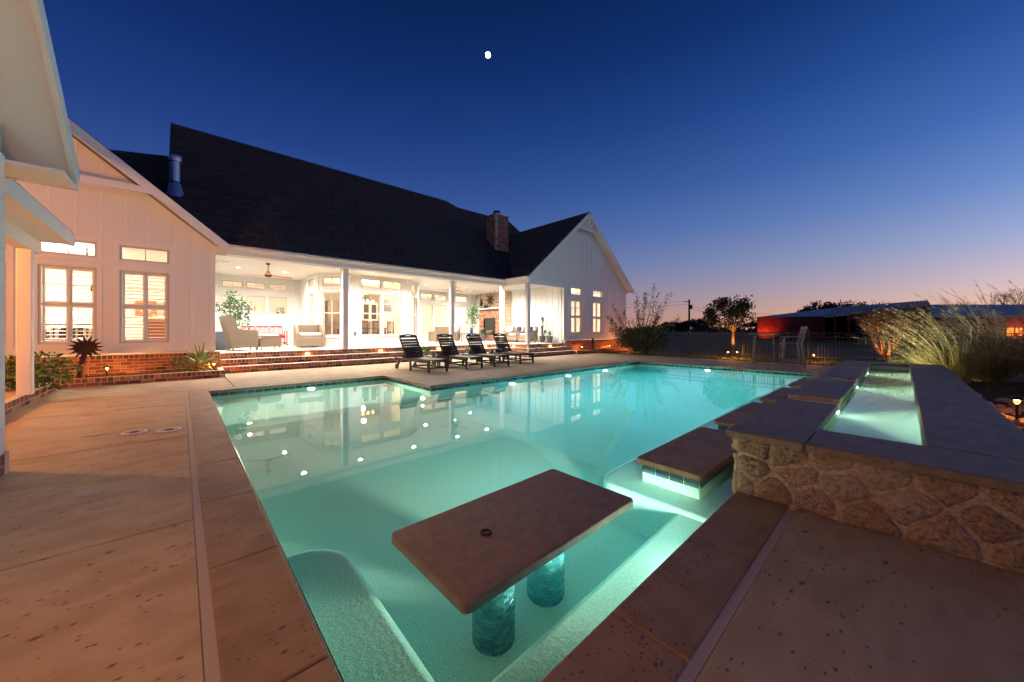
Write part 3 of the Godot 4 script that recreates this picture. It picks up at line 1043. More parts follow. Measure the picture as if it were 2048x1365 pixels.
# courses of bricks on a face: o lower left corner, u along, nrm outwards; rows of "s" (stretcher) and "r" (rowlock)
func bricks(parent: Node, o: Vector3, u: Vector3, nrm: Vector3, length: float, rows: Array, single := true, depth := 0.1) -> void:
	var hh := {"s": 0.08, "r": 0.1}
	var ww := {"s": 0.208, "r": 0.091}
	var total := 0.0
	for r in rows:
		total += hh[r]
	var mo := MB.new()
	var bs := Basis(u, Vector3.UP, u.cross(Vector3.UP))
	mo.box(o + u * length / 2 + Vector3.UP * total / 2 - nrm * (depth / 2 + 0.006), Vector3(length, total, depth), bs)
	part(parent, "mortar", mo, M.mortar)
	var rest := MB.new()
	rest.colored = true
	var y := 0.0
	var ri := 0
	for r in rows:
		var step: float = ww[r]
		var x := 0.0
		if r == "s" and ri % 2 == 1:
			x = -step * 0.5
		elif r == "s":
			x = 0.0
		while x < length - 0.02:
			var a := maxf(x, 0.0)
			var b := minf(x + step, length)
			x += step
			if b - a < 0.025:
				continue
			var w := snappedf(b - a - 0.010, 0.004)
			var h: float = hh[r] - 0.010
			var p: Vector3 = o + u * (a + b) / 2 + Vector3.UP * (y + hh[r] / 2) - nrm * (0.024 + rnd(0.0, 0.004))
			var k := rng.randi() % 8
			if k == 4 and rnd() < 0.5:
				k = 0
			if single and brick_left > 0:
				brick_left -= 1
				part(parent, "brick", brick_mesh(w, h), M.bricks[k], Transform3D(bs, p))
			else:
				rest.col = M.bricks[k].albedo_color.srgb_to_linear()
				rest.bev(p, Vector3(w, h, 0.05), 0.004, bs)
		y += hh[r]
		ri += 1
	if rest.v.size():
		var q := part(parent, "brick", rest, M.brickvc)
		q.set_meta("kind", "stuff")

func wall_solid(xs: Array, ys: Array, holes: Array, i: int, j: int) -> bool:
	if i < 0 or j < 0 or i >= xs.size() - 1 or j >= ys.size() - 1:
		return false
	var c := Vector2((xs[i] + xs[i + 1]) / 2, (ys[j] + ys[j + 1]) / 2)
	for r in holes:
		if r.has_point(c):
			return false
	return true

# a wall with openings; holes as Rect2 in (u, y) measured from o
func wall(parent: Node, called: String, o: Vector3, u: Vector3, nrm: Vector3, w: float, h: float, holes: Array, mat: Material, thick := 0.15) -> MeshInstance3D:
	var xs := [0.0, w]
	var ys := [0.0, h]
	for r in holes:
		xs.append(r.position.x); xs.append(r.end.x); ys.append(r.position.y); ys.append(r.end.y)
	xs.sort(); ys.sort()
	var b := MB.new()
	for i in xs.size() - 1:
		for j in ys.size() - 1:
			if xs[i + 1] - xs[i] < 1e-5 or ys[j + 1] - ys[j] < 1e-5 or not wall_solid(xs, ys, holes, i, j):
				continue
			var x0: float = xs[i]; var x1: float = xs[i + 1]; var y0: float = ys[j]; var y1: float = ys[j + 1]
			b.quad((o + u * x0 + Vector3.UP * y0 - nrm * 0), (o + u * x1 + Vector3.UP * y0 - nrm * 0), (o + u * x1 + Vector3.UP * y1 - nrm * 0), (o + u * x0 + Vector3.UP * y1 - nrm * 0), nrm)
			b.quad((o + u * x0 + Vector3.UP * y0 - nrm * thick), (o + u * x1 + Vector3.UP * y0 - nrm * thick), (o + u * x1 + Vector3.UP * y1 - nrm * thick), (o + u * x0 + Vector3.UP * y1 - nrm * thick), -nrm)
			if not wall_solid(xs, ys, holes, i - 1, j): b.quad((o + u * x0 + Vector3.UP * y0 - nrm * 0), (o + u * x0 + Vector3.UP * y1 - nrm * 0), (o + u * x0 + Vector3.UP * y1 - nrm * thick), (o + u * x0 + Vector3.UP * y0 - nrm * thick), -u)
			if not wall_solid(xs, ys, holes, i + 1, j): b.quad((o + u * x1 + Vector3.UP * y0 - nrm * 0), (o + u * x1 + Vector3.UP * y1 - nrm * 0), (o + u * x1 + Vector3.UP * y1 - nrm * thick), (o + u * x1 + Vector3.UP * y0 - nrm * thick), u)
			if not wall_solid(xs, ys, holes, i, j - 1): b.quad((o + u * x0 + Vector3.UP * y0 - nrm * 0), (o + u * x1 + Vector3.UP * y0 - nrm * 0), (o + u * x1 + Vector3.UP * y0 - nrm * thick), (o + u * x0 + Vector3.UP * y0 - nrm * thick), Vector3.DOWN)
			if not wall_solid(xs, ys, holes, i, j + 1): b.quad((o + u * x0 + Vector3.UP * y1 - nrm * 0), (o + u * x1 + Vector3.UP * y1 - nrm * 0), (o + u * x1 + Vector3.UP * y1 - nrm * thick), (o + u * x0 + Vector3.UP * y1 - nrm * thick), Vector3.UP)
	return part(parent, called, b, mat)

# upright battens along a wall, left out in front of openings
func battens(parent: Node, o: Vector3, u: Vector3, nrm: Vector3, w: float, h: float, holes: Array, step := 0.406, start := 0.2, peak := []) -> void:
	var x := start
	while x < w - 0.05:
		var hi: float = h if peak.is_empty() else peak[1] - absf(x - peak[0]) * peak[2]
		var spans := [[0.0, hi]]
		for r in holes:
			if x > r.position.x - 0.13 and x < r.end.x + 0.13:
				var nx := []
				for s in spans:
					var lo: float = r.position.y - 0.12
					var up: float = r.end.y + 0.12
					if lo > s[0] and lo < s[1]: nx.append([s[0], lo])
					if up < s[1] and up > s[0]: nx.append([up, s[1]])
					if up <= s[0] or lo >= s[1]: nx.append(s)
				spans = nx
		for s in spans:
			if s[1] - s[0] < 0.12:
				continue
			var b := MB.new()
			b.bev(o + u * x + Vector3.UP * (s[0] + s[1]) / 2 + nrm * 0.009, Vector3(0.06, s[1] - s[0] - 0.004, 0.026), 0.003, Basis(u, Vector3.UP, u.cross(Vector3.UP)))
			part(parent, "batten", b, M.trim)
		x += step

# a window in an opening: lower left corner o, width w, height h; rail = mid rail height or 0; bars = [vertical, horizontal]; louvres in two leaves behind the glass
func window(parent: Node, o: Vector3, u: Vector3, nrm: Vector3, w: float, h: float, rail := 0.0, vbars := 0, hbar := 0.0, louvres := false, k := 0.09) -> Node3D:
	var n := node(parent, "window", o)
	var bs := Basis(u, Vector3.UP, u.cross(Vector3.UP))
	n.basis = bs
	var z := 1.0 if bs.z.dot(nrm) > 0 else -1.0
	if k > 0.0:
		var c := MB.new()
		c.span(Vector3(-k, -k, 0.0), Vector3(0, h + k, 0.026 * z))
		c.span(Vector3(w, -k, 0.0), Vector3(w + k, h + k, 0.026 * z))
		c.span(Vector3(0, h, 0.0), Vector3(w, h + k, 0.024 * z))
		c.span(Vector3(0, -k, 0.0), Vector3(w, 0, 0.034 * z))
		part(n, "casing", c, M.trim)
	var f := MB.new()
	var s := 0.045
	f.span(Vector3(0, 0, -0.03 * z), Vector3(s, h, -0.07 * z))
	f.span(Vector3(w - s, 0, -0.03 * z), Vector3(w, h, -0.07 * z))
	f.span(Vector3(s, 0, -0.03 * z), Vector3(w - s, s, -0.07 * z))
	f.span(Vector3(s, h - s, -0.03 * z), Vector3(w - s, h, -0.07 * z))
	part(n, "sash", f, M.sash)
	if rail > 0.0:
		var r := MB.new()
		r.span(Vector3(s, rail - 0.025, -0.028 * z), Vector3(w - s, rail + 0.025, -0.072 * z))
		part(n, "meeting_rail", r, M.sash)
	for i in vbars:
		var m := MB.new()
		var x := w * (i + 1) / (vbars + 1)
		m.span(Vector3(x - 0.009, s, -0.036 * z), Vector3(x + 0.009, h - s, -0.064 * z))
		part(n, "muntin", m, M.sash)
	if hbar > 0.0:
		var m := MB.new()
		m.span(Vector3(s, hbar - 0.008, -0.037 * z), Vector3(w - s, hbar + 0.008, -0.063 * z))
		part(n, "muntin", m, M.sash)
	var g := MB.new()
	g.quad(Vector3(s, s, -0.05 * z), Vector3(w - s, s, -0.05 * z), Vector3(w - s, h - s, -0.05 * z), Vector3(s, h - s, -0.05 * z), Vector3(0, 0, z))
	part(n, "pane", g, M.glass)
	if louvres:
		var fr := MB.new()
		var zb := -0.115 * z
		for q in [[s, w / 2 - 0.004], [w / 2 + 0.004, w - s]]:
			for e in [[0.03, rail - 0.01], [rail + 0.01, h - 0.03]]:
				var x0: float = q[0]; var x1: float = q[1]
				fr.span(Vector3(x0, e[0], zb - 0.012), Vector3(x0 + 0.045, e[1], zb + 0.012))
				fr.span(Vector3(x1 - 0.045, e[0], zb - 0.012), Vector3(x1, e[1], zb + 0.012))
				fr.span(Vector3(x0 + 0.045, e[0], zb - 0.012), Vector3(x1 - 0.045, e[0] + 0.06, zb + 0.012))
				fr.span(Vector3(x0 + 0.045, e[1] - 0.06, zb - 0.012), Vector3(x1 - 0.045, e[1], zb + 0.012))
				var lo: float = e[0] + 0.06
				var hi: float = e[1] - 0.06
				var cnt := int((hi - lo) / 0.085)
				var wl := x1 - x0 - 0.094
				var key := "louvre%.3f" % wl
				if not shared.has(key):
					var lm := MB.new()
					lm.bev(Vector3.ZERO, Vector3(wl, 0.009, 0.062), 0.003)
					shared[key] = lm.mesh()
				for kk in cnt:
					part(n, "louvre", shared[key], M.trim, Transform3D(Basis(Vector3.RIGHT, 0.22 * z), Vector3((x0 + x1) / 2, lo + (kk + 0.5) * (hi - lo) / cnt, zb)))
		part(n, "shutter_frame", fr, M.trim)
	return n

# a roof slope in overlapping shingle courses. plan: corners in (x, z); o a point of the eave; down: downhill direction in plan
func roof(parent: Node, plan: Array, o: Vector3, down: Vector2, m: float, thick := 0.14) -> void:
	var r := node(parent, "roof")
	var ux := Vector3(-down.y, 0, down.x)
	var c := 1.0 / sqrt(1.0 + m * m)
	var up := Vector3(-down.x * c, m * c, -down.y * c)
	var nn := ux.cross(up).normalized()
	if nn.y < 0:
		nn = -nn
	var poly := PackedVector2Array()
	for p in plan:
		var d: Vector2 = p - Vector2(o.x, o.z)
		poly.append(Vector2(d.dot(Vector2(ux.x, ux.z)), -d.dot(down) / c))
	var b := MB.new()
	b.prism(poly, o - nn * 0.012, ux, up, -nn * thick)
	part(r, "decking", b, M.trim)
	var lo := Vector2(1e9, 1e9)
	var hi := -lo
	for p in poly:
		lo = lo.min(p); hi = hi.max(p)
	var s := MB.new()
	s.colored = true
	var y := lo.y - 0.03
	while y < hi.y:
		var x := lo.x - rnd(0.0, 0.3)
		while x < hi.x:
			var w := rnd(0.17, 0.36)
			var rect := PackedVector2Array([Vector2(x, y), Vector2(x + w - 0.004, y), Vector2(x + w - 0.004, y + 0.158), Vector2(x, y + 0.158)])
			var tone := rnd(0.55, 1.25)
			s.col = Color(0.050 * tone, 0.042 * tone, 0.040 * tone)
			var whole := true
			for p in rect:
				whole = whole and Geometry2D.is_point_in_polygon(p, poly)
			for piece in Geometry2D.intersect_polygons(rect, poly):
				var q := []
				for p in piece:
					q.append(o + ux * p.x + up * p.y + nn * (0.014 * (1.0 - (p.y - y) / 0.158) + 0.001))
				for k in range(1, q.size() - 1):
					s.tri(q[0], q[k], q[k + 1], nn)
				if piece.size() == 4 and whole:
					var A := o + ux * x + up * y + nn * 0.015
					s.quad(A, A + ux * (w - 0.004), A + ux * (w - 0.004) - nn * 0.014, A - nn * 0.014, -up)
			x += w
		y += 0.14
	var q2 := part(r, "shingle", s, M.shingle)
	q2.set_meta("kind", "stuff")

func rakeboard(parent: Node, a: Vector3, b: Vector3, depth: float, nrm: Vector3) -> void:
	var m := MB.new()
	m.bar(a, b, 0.04, depth, nrm.cross((b - a).normalized()), 0.004)
	part(parent, "rake_board", m, M.trim)

func post(parent: Node, x: float, z: float, y0: float, y1: float, w := 0.19) -> void:
	var m := MB.new()
	m.bev(Vector3(x, (y0 + y1) / 2, z), Vector3(w, y1 - y0, w), 0.008)
	part(parent, "post", m, M.trim)

func can_light(parent: Node, at: Vector3, energy: float, color := Color(1.0, 0.965, 0.92)) -> void:
	var m := MB.new()
	m.lathe([Vector2(0.085, 0.0), Vector2(0.082, -0.008), Vector2(0.062, -0.004)], at, 18)
	part(parent, "lamp_ring", m, M.trim)
	var k := MB.new()
	k.lathe([Vector2(0.062, -0.004), Vector2(0.0, -0.005)], at, 18)
	part(parent, "ceiling_lamp", k, M.can)
	spot(at + Vector3(0, -0.03, 0), Vector3(0.001, -1, 0), energy, color, 84.0, 0.9, 0.06, parent)

# ------------------------------------------------------------------ the farmhouse
func make_house() -> Node3D:
	var t := thing("farmhouse", "white board and batten farmhouse with dark shingle roof and lit back porch", "house")
	var X := Vector3.RIGHT
	var Z := Vector3(0, 0, 1)
	rng.seed = 5
	# --- left wing: gable wall towards the pool
	var ao := Vector3(-6.0, 0.62, -13.22)
	var ah := []
	var wins := [[-3.67, -2.79], [-2.378, -1.496], [-1.127, -0.227]]
	for w in wins:
		ah.append(Rect2(w[0] + 6.0, 0.25, w[1] - w[0], 1.83))
		ah.append(Rect2(w[0] + 6.0, 2.33, w[1] - w[0], 0.38))
	wall(t, "wall", ao, X, Z, 6.72, 2.96, ah, M.white)
	for w in wins:
		window(t, Vector3(w[0], 0.87, -13.22), X, Z, w[1] - w[0], 1.83, 0.93, 1, 1.38, true)
		window(t, Vector3(w[0], 2.95, -13.22), X, Z, w[1] - w[0], 0.38, 0.0, 1)
	var g := MB.new()
	g.prism(PackedVector2Array([Vector2(-7.9, 3.58), Vector2(0.72, 3.58), Vector2(-3.6, 7.18)]), Vector3(0, 0, -13.22), X, Vector3.UP, Vector3(0, 0, -0.15))
	part(t, "gable_wall", g, M.white)
	battens(t, ao, X, Z, 6.72, 2.96, ah, 0.406, 0.12, [2.4, 6.45, 0.836])
	var cb := MB.new()
	cb.bev(Vector3(0.66, 2.1, -13.205), Vector3(0.12, 2.95, 0.03), 0.004)
	part(t, "corner_board", cb, M.trim)
	var bb := MB.new()
	bb.bev(Vector3(-2.64, 0.665, -13.2), Vector3(6.72, 0.09, 0.04), 0.004)
	part(t, "skirt_board", bb, M.trim)
	var sw := MB.new()
	sw.span(Vector3(0.57, 0.5, -18.9), Vector3(0.72, 3.56, -13.37))
	part(t, "wall", sw, M.white)
	roof(t, [Vector2(1.0, -12.8), Vector2(-3.6, -12.8), Vector2(-3.6, -20.0), Vector2(1.0, -20.0)], Vector3(1.0, 3.6, -12.8), Vector2(1, 0), 0.836)
	roof(t, [Vector2(-8.2, -12.8), Vector2(-3.6, -12.8), Vector2(-3.6, -20.0), Vector2(-8.2, -20.0)], Vector3(-8.2, 3.6, -12.8), Vector2(-1, 0), 0.836)
	rakeboard(t, Vector3(1.0, 3.46, -12.79), Vector3(-3.58, 7.29, -12.79), 0.2, Z)
	rakeboard(t, Vector3(-8.2, 3.46, -12.79), Vector3(-3.62, 7.29, -12.79), 0.2, Z)
	var tie := MB.new()
	tie.bar(Vector3(-0.55, 4.7, -12.83), Vector3(-6.6, 4.7, -12.83), 0.08, 0.16, Vector3.UP, 0.006)
	part(t, "tie_beam", tie, M.trim)
	var bw := node(t, "brick_base")
	bricks(bw, Vector3(-3.6, 0.0, -13.16), X, Z, 4.42, ["s", "s", "s", "s", "s", "s", "s", "r"].slice(1))
	# --- steps and porch floor
	var fl := MB.new()
	fl.span(Vector3(0.72, 0.0, -18.9), Vector3(14.3, 0.515, -13.22))
	fl.span(Vector3(11.77, 0.0, -13.22), Vector3(14.3, 0.515, -11.66))
	part(t, "porch_base", fl, M.mortar)
	var ft := MB.new()
	ft.bev(Vector3(7.51, 0.528, -16.06), Vector3(13.58, 0.026, 5.7), 0.006)
	ft.bev(Vector3(13.02, 0.5275, -12.43), Vector3(2.56, 0.026, 1.57), 0.006)
	part(t, "porch_floor", ft, M.porch)
	var steps := node(t, "brick_step")
	var tiers := [[0.0, -12.61, 11.15, -11.04, 11.14], [0.18, -12.91, 11.45, -11.34, 11.44], [0.36, -13.21, 11.75, -11.64, 11.74]]
	for q in tiers:
		bricks(steps, Vector3(0.83, q[0], q[1]), X, Z, q[2] - 0.83, ["s", "r"], q[0] < 0.1)
		bricks(steps, Vector3(q[2], q[0], q[3]), X, Z, 14.35 - q[2], ["s", "r"], false)
		bricks(steps, Vector3(q[2], q[0], q[1]), Z, -X, q[3] - q[1], ["s", "r"], false)
	for q in tiers.slice(0, 2):
		var tr := MB.new()
		var yy: float = q[0] + 0.172
		tr.span(Vector3(0.83, yy, q[1] - 0.32), Vector3(q[2] + 0.1, yy + 0.014, q[1] + 0.012))
		tr.span(Vector3(q[2] - 0.012, yy + 0.001, q[1] - 0.3), Vector3(q[2] + 0.32, yy + 0.015, q[3] + 0.012))
		tr.span(Vector3(q[2] + 0.32, yy, q[3] - 0.32), Vector3(14.35, yy + 0.014, q[3] + 0.012))
		part(steps, "tread", tr, M.porch)
		var fill := MB.new()
		fill.span(Vector3(0.84, 0.0, -13.3), Vector3(q[2] + 0.2, yy - 0.002, q[1] - 0.12))
		fill.span(Vector3(q[2] + 0.12, 0.0, -13.3), Vector3(14.34, yy - 0.002, q[3] - 0.12))
		part(steps, "fill", fill, M.mortar)
	for s in [[Vector3(3.056, 0.42, -13.21), Z], [Vector3(5.487, 0.42, -13.21), Z], [Vector3(7.965, 0.42, -13.21), Z], [Vector3(10.478, 0.42, -13.21), Z], [Vector3(11.75, 0.42, -12.62), -X], [Vector3(13.25, 0.42, -11.64), Z]]:
		var lm := MB.new()
		lm.bev(s[0] + s[1] * 0.006, Vector3(0.11, 0.06, 0.02) if s[1].z > 0 else Vector3(0.02, 0.06, 0.11), 0.004)
		part(t, "step_lamp", lm, M.warmbulb)
		spot(s[0] + s[1] * 0.04, s[1] + Vector3(0, -0.35, 0), 0.4, Color(1.0, 0.62, 0.25), 88.0, 1.0, 0.03, t)
		omni(s[0] + s[1] * 0.075 + Vector3(0, -0.01, 0), 0.05, Color(1.0, 0.6, 0.24), 0.02, t, "step_glow")
	# --- porch walls
	var kh := []
	for w in [[1.23, 1.94], [2.04, 2.73], [2.84, 3.55]]:
		kh.append(Rect2(w[0] - 0.72, 1.35, w[1] - w[0], 0.78))
		kh.append(Rect2(w[0] - 0.72, 2.42, w[1] - w[0], 0.3))
	wall(t, "wall", Vector3(0.72, 0.54, -18.9), X, Z, 3.48, 3.0, kh, M.white)
	for r in kh:
		window(t, Vector3(0.72 + r.position.x, 0.54 + r.position.y, -18.9), X, Z, r.size.x, r.size.y, 0.36 if r.size.y > 0.5 and absf(r.position.x - 1.32) > 0.1 else 0.0, 1 if r.size.y < 0.5 else 0, 0.0, false, 0.046)
	battens(t, Vector3(0.72, 0.54, -18.9), X, Z, 3.48, 3.0, kh)
	# dining bay
	var side := [Rect2(1.55, 0.43, 1.0, 1.77), Rect2(1.55, 2.44, 1.0, 0.38)]
	wall(t, "wall", Vector3(4.05, 0.54, -18.9), Z, -X, 2.7, 3.0, side, M.white)
	for r in side:
		window(t, Vector3(4.05, 0.54 + r.position.y, -18.9 + r.position.x), Z, -X, r.size.x, r.size.y, 0.93 if r.size.y > 1 else 0.0, 1)
	battens(t, Vector3(4.05, 0.54, -18.9), Z, -X, 2.7, 3.0, side)
	for d in [[Vector3(4.05, 0.54, -16.2), Vector3(0.7071, 0, 0.7071), Vector3(-0.7071, 0, 0.7071)], [Vector3(7.75, 0.54, -15.3), Vector3(0.7071, 0, -0.7071), Vector3(0.7071, 0, 0.7071)]]:
		var dh := [Rect2(0.26, 0.43, 0.76, 1.77), Rect2(0.26, 2.44, 0.76, 0.38)]
		wall(t, "wall", d[0], d[1], d[2], 1.273, 3.0, dh, M.white)
		for r in dh:
			window(t, d[0] + d[1] * r.position.x + Vector3.UP * r.position.y, d[1], d[2], r.size.x, r.size.y, 0.93 if r.size.y > 1 else 0.0, 1)
		battens(t, d[0], d[1], d[2], 1.273, 3.0, dh, 0.4, 0.08)
	var bh := []
	for w in [[5.53, 6.38], [6.47, 7.32]]:
		bh.append(Rect2(w[0] - 4.95, 0.43, w[1] - w[0], 1.77))
		bh.append(Rect2(w[0] - 4.95, 2.44, w[1] - w[0], 0.38))
	wall(t, "wall", Vector3(4.95, 0.54, -15.3), X, Z, 2.8, 3.0, bh, M.white)
	for r in bh:
		window(t, Vector3(4.95 + r.position.x, 0.54 + r.position.y, -15.3), X, Z, r.size.x, r.size.y, 0.93 if r.size.y > 1 else 0.0, 1, 1.36 if r.size.y > 1 else 0.0, false, 0.042)
	battens(t, Vector3(4.95, 0.54, -15.3), X, Z, 2.8, 3.0, bh)
	var sc := MB.new()
	sc.bev(Vector3(5.28, 1.05, -15.27), Vector3(0.08, 0.16, 0.06), 0.006)
	part(t, "socket_box", sc, M.greypot)
	wall(t, "wall", Vector3(8.65, 0.54, -16.2), Vector3(0, 0, -1), X, 2.7, 3.0, [], M.white)
	var rh := []
	for w in [[10.24, 11.03], [11.13, 11.96], [12.62, 13.5]]:
		rh.append(Rect2(w[0] - 8.65, 0.43, w[1] - w[0], 1.72))
		rh.append(Rect2(w[0] - 8.65, 2.4, w[1] - w[0], 0.4))
	wall(t, "wall", Vector3(8.65, 0.54, -18.9), X, Z, 5.65, 3.0, rh, M.white)
	for r in rh:
		window(t, Vector3(8.65 + r.position.x, 0.54 + r.position.y, -18.9), X, Z, r.size.x, r.size.y, 0.9 if r.size.y > 1 else 0.0, 1, 1.3 if r.size.y > 1 else 0.0, false, 0.046)
	battens(t, Vector3(8.65, 0.54, -18.9), X, Z, 5.65, 3.0, rh)
	# fireplace wall
	wall(t, "wall", Vector3(14.3, 0.54, -18.9), Z, -X, 7.14, 3.0, [], M.white)
	battens(t, Vector3(14.3, 0.54, -15.4), Z, -X, 3.72, 3.0, [], 0.406, 0.15)
	# --- porch ceiling, beams and posts
	var ce := MB.new()
	ce.span(Vector3(0.72, 3.5, -18.9), Vector3(14.3, 3.56, -13.1))
	ce.span(Vector3(11.6, 3.5, -13.1), Vector3(14.3, 3.56, -11.72))
	part(t, "porch_ceiling", ce, M.ceil)
	var be := MB.new()
	be.bev(Vector3(6.16, 3.42, -13.2), Vector3(10.88, 0.2, 0.2), 0.006)
	be.bev(Vector3(11.68, 3.42, -12.45), Vector3(0.2, 0.2, 1.5), 0.006)
	be.bev(Vector3(13.05, 3.425, -11.68), Vector3(2.74, 0.2, 0.2), 0.006)
	part(t, "porch_beam", be, M.trim)
	for p in [[4.22, -13.2], [8.62, -13.2], [11.5, -13.2], [11.76, -11.7]]:
		post(t, p[0], p[1], 0.54, 3.33, 0.18)
	var gu := MB.new()
	gu.t = Transform3D()
	var gp := PackedVector2Array([Vector2(0, 0), Vector2(0.05, 0), Vector2(0.09, 0.05), Vector2(0.13, 0.08), Vector2(0.13, 0.13), Vector2(0, 0.13)])
	gu.prism(gp, Vector3(1.0, 3.46, -12.9), Z, Vector3.UP, Vector3(10.38, 0, 0))
	gu.prism(gp, Vector3(11.48, 3.5, -12.78), -X, Vector3.UP, Vector3(0, 0, 1.44))
	part(t, "gutter", gu, M.gutter)
	var fa := MB.new()
	fa.span(Vector3(0.95, 3.34, -12.96), Vector3(11.5, 3.6, -12.905))
	fa.span(Vector3(0.95, 3.34, -13.12), Vector3(11.5, 3.36, -12.96))
	fa.span(Vector3(11.485, 3.36, -12.9), Vector3(11.53, 3.64, -11.34))
	part(t, "fascia", fa, M.trim)
	for p in [[1.55, -16.5], [3.03, -16.6], [9.2, -16.5], [10.85, -16.4], [1.3, -13.8], [3.07, -13.75], [4.95, -13.75], [7.1, -13.7], [9.25, -13.7], [11.0, -13.75], [12.3, -12.3], [12.7, -14.6], [12.5, -17.2]]:
		can_light(t, Vector3(p[0], 3.498, p[1]), 13.0)
	var vt := MB.new()
	vt.bev(Vector3(1.05, 3.49, -15.4), Vector3(0.3, 0.02, 0.16), 0.004)
	part(t, "ceiling_vent", vt, M.sash)
	# --- main roof
	var m := 0.85
	roof(t, [Vector2(-0.3, -14.13), Vector2(1.0, -12.85), Vector2(11.46, -12.85), Vector2(16.07, -17.5), Vector2(17.4, -16.4), Vector2(17.4, -19.2), Vector2(12.95, -19.2), Vector2(12.45, -19.7), Vector2(-0.3, -19.7)], Vector3(0, 3.62, -12.85), Vector2(0, 1), m)
	roof(t, [Vector2(-0.3, -26.5), Vector2(12.45, -26.5), Vector2(12.45, -19.7), Vector2(-0.3, -19.7)], Vector3(0, 3.6, -26.5), Vector2(0, -1), m)
	roof(t, [Vector2(12.5, -25.5), Vector2(17.4, -25.5), Vector2(17.4, -19.2), Vector2(12.5, -19.2)], Vector3(12.5, 3.6, -25.5), Vector2(0, -1), m)
	rakeboard(t, Vector3(-0.28, 4.5, -14.02), Vector3(-0.28, 9.27, -19.66), 0.16, -X)
	# hip of the wing behind, left of the ridge
	roof(t, [Vector2(-6.0, -15.0), Vector2(-0.34, -15.0), Vector2(-0.34, -20.2), Vector2(-2.4, -19.5), Vector2(-6.0, -18.0)], Vector3(-0.34, 3.75, -15.0), Vector2(0, 1), 0.87)
	# --- right wing with its gable
	roof(t, [Vector2(11.44, -11.3), Vector2(16.07, -11.3), Vector2(16.07, -17.5), Vector2(11.44, -12.9)], Vector3(11.44, 3.62, -11.3), Vector2(-1, 0), 0.84)
	roof(t, [Vector2(20.7, -11.3), Vector2(16.07, -11.3), Vector2(16.07, -22.0), Vector2(20.7, -22.0)], Vector3(20.7, 3.62, -11.3), Vector2(1, 0), 0.84)
	rakeboard(t, Vector3(11.44, 3.5, -11.29), Vector3(16.05, 7.37, -11.29), 0.2, Z)
	rakeboard(t, Vector3(20.7, 3.5, -11.29), Vector3(16.09, 7.37, -11.29), 0.2, Z)
	var tr2 := MB.new()
	tr2.bar(Vector3(15.15, 6.55, -11.36), Vector3(16.99, 6.55, -11.36), 0.08, 0.13, Vector3.UP, 0.006)
	tr2.bar(Vector3(16.07, 6.6, -11.36), Vector3(16.07, 7.3, -11.36), 0.08, 0.1, Vector3.RIGHT, 0.006)
	tr2.bar(Vector3(16.07, 6.62, -11.36), Vector3(15.68, 6.98, -11.36), 0.06, 0.08, Vector3(0, 0, 1), 0.004)
	tr2.bar(Vector3(16.07, 6.62, -11.36), Vector3(16.46, 6.98, -11.36), 0.06, 0.08, Vector3(0, 0, 1), 0.004)
	part(t, "gable_truss", tr2, M.trim)
	var co := Vector3(14.3, 0.68, -11.66)
	var ch := []
	for w in [[14.9, 15.89], [16.86, 17.8]]:
		ch.append(Rect2(w[0] - 14.3, 0.32, w[1] - w[0], 1.8))
		ch.append(Rect2(w[0] - 14.3, 2.36, w[1] - w[0], 0.39))
	wall(t, "wall", co, X, Z, 6.1, 2.84, ch, M.white)
	for r in ch:
		window(t, co + X * r.position.x + Vector3.UP * r.position.y, X, Z, r.size.x, r.size.y, 0.9 if r.size.y > 1 else 0.0, 1, 1.35 if r.size.y > 1 else 0.0, r.size.y > 1)
	var gc := MB.new()
	gc.prism(PackedVector2Array([Vector2(11.7, 3.525), Vector2(20.45, 3.525), Vector2(20.45, 3.72), Vector2(16.07, 7.3), Vector2(11.7, 3.72)]), Vector3(0, 0, -11.66), X, Vector3.UP, Vector3(0, 0, -0.15))
	part(t, "gable_wall", gc, M.white)
	battens(t, co, X, Z, 6.1, 2.84, ch, 0.406, 0.03, [1.77, 6.5, 0.84])
	battens(t, Vector3(11.7, 3.53, -11.66), X, Z, 2.55, 2.0, [], 0.406, 0.1, [4.37, 3.65, 0.84])
	var cs := MB.new()
	cs.span(Vector3(20.25, 0.5, -20.0), Vector3(20.4, 3.6, -11.81))
	part(t, "wall", cs, M.white)
	var cbr := node(t, "brick_base")
	bricks(cbr, Vector3(14.36, 0.0, -11.6), X, Z, 6.1, ["s", "s", "s", "s", "s", "s", "s", "r"], false)
	# --- chimney
	var ch2 := node(t, "chimney")
	var rows := []
	for k in 34:
		rows.append("s")
	bricks(ch2, Vector3(12.8, 4.9, -15.2), X, Z, 0.93, rows, false)
	bricks(ch2, Vector3(12.8, 4.9, -16.08), Z, -X, 0.88, rows, false)
	var cc := MB.new()
	cc.span(Vector3(12.88, 4.8, -16.08), Vector3(13.73, 7.6, -15.28))
	part(ch2, "core", cc, M.mortar)
	var cap := MB.new()
	cap.bev(Vector3(13.265, 7.65, -15.64), Vector3(1.02, 0.06, 0.98), 0.01)
	part(ch2, "cap", cap, M.galv)
	var fu := MB.new()
	fu.lathe([Vector2(0.15, 7.68), Vector2(0.15, 7.77), Vector2(0.2, 7.78), Vector2(0.2, 7.82), Vector2(0.15, 7.83), Vector2(0.15, 7.88), Vector2(0.2, 7.89), Vector2(0.2, 7.93), Vector2(0.1, 7.97), Vector2(0, 7.97)], Vector3(13.2, 0, -15.6), 18)
	part(ch2, "flue", fu, M.bronze)
	# galvanised vent near the left end of the roof
	var v := node(t, "vent_pipe", Vector3(-0.12, 5.3, -14.9))
	var v1 := MB.new()
	v1.lathe([Vector2(0.22, -0.1), Vector2(0.13, 0.32), Vector2(0.115, 0.34), Vector2(0.115, 0.98)], Vector3.ZERO, 20)
	part(v, "pipe", v1, M.galv)
	var v2 := MB.new()
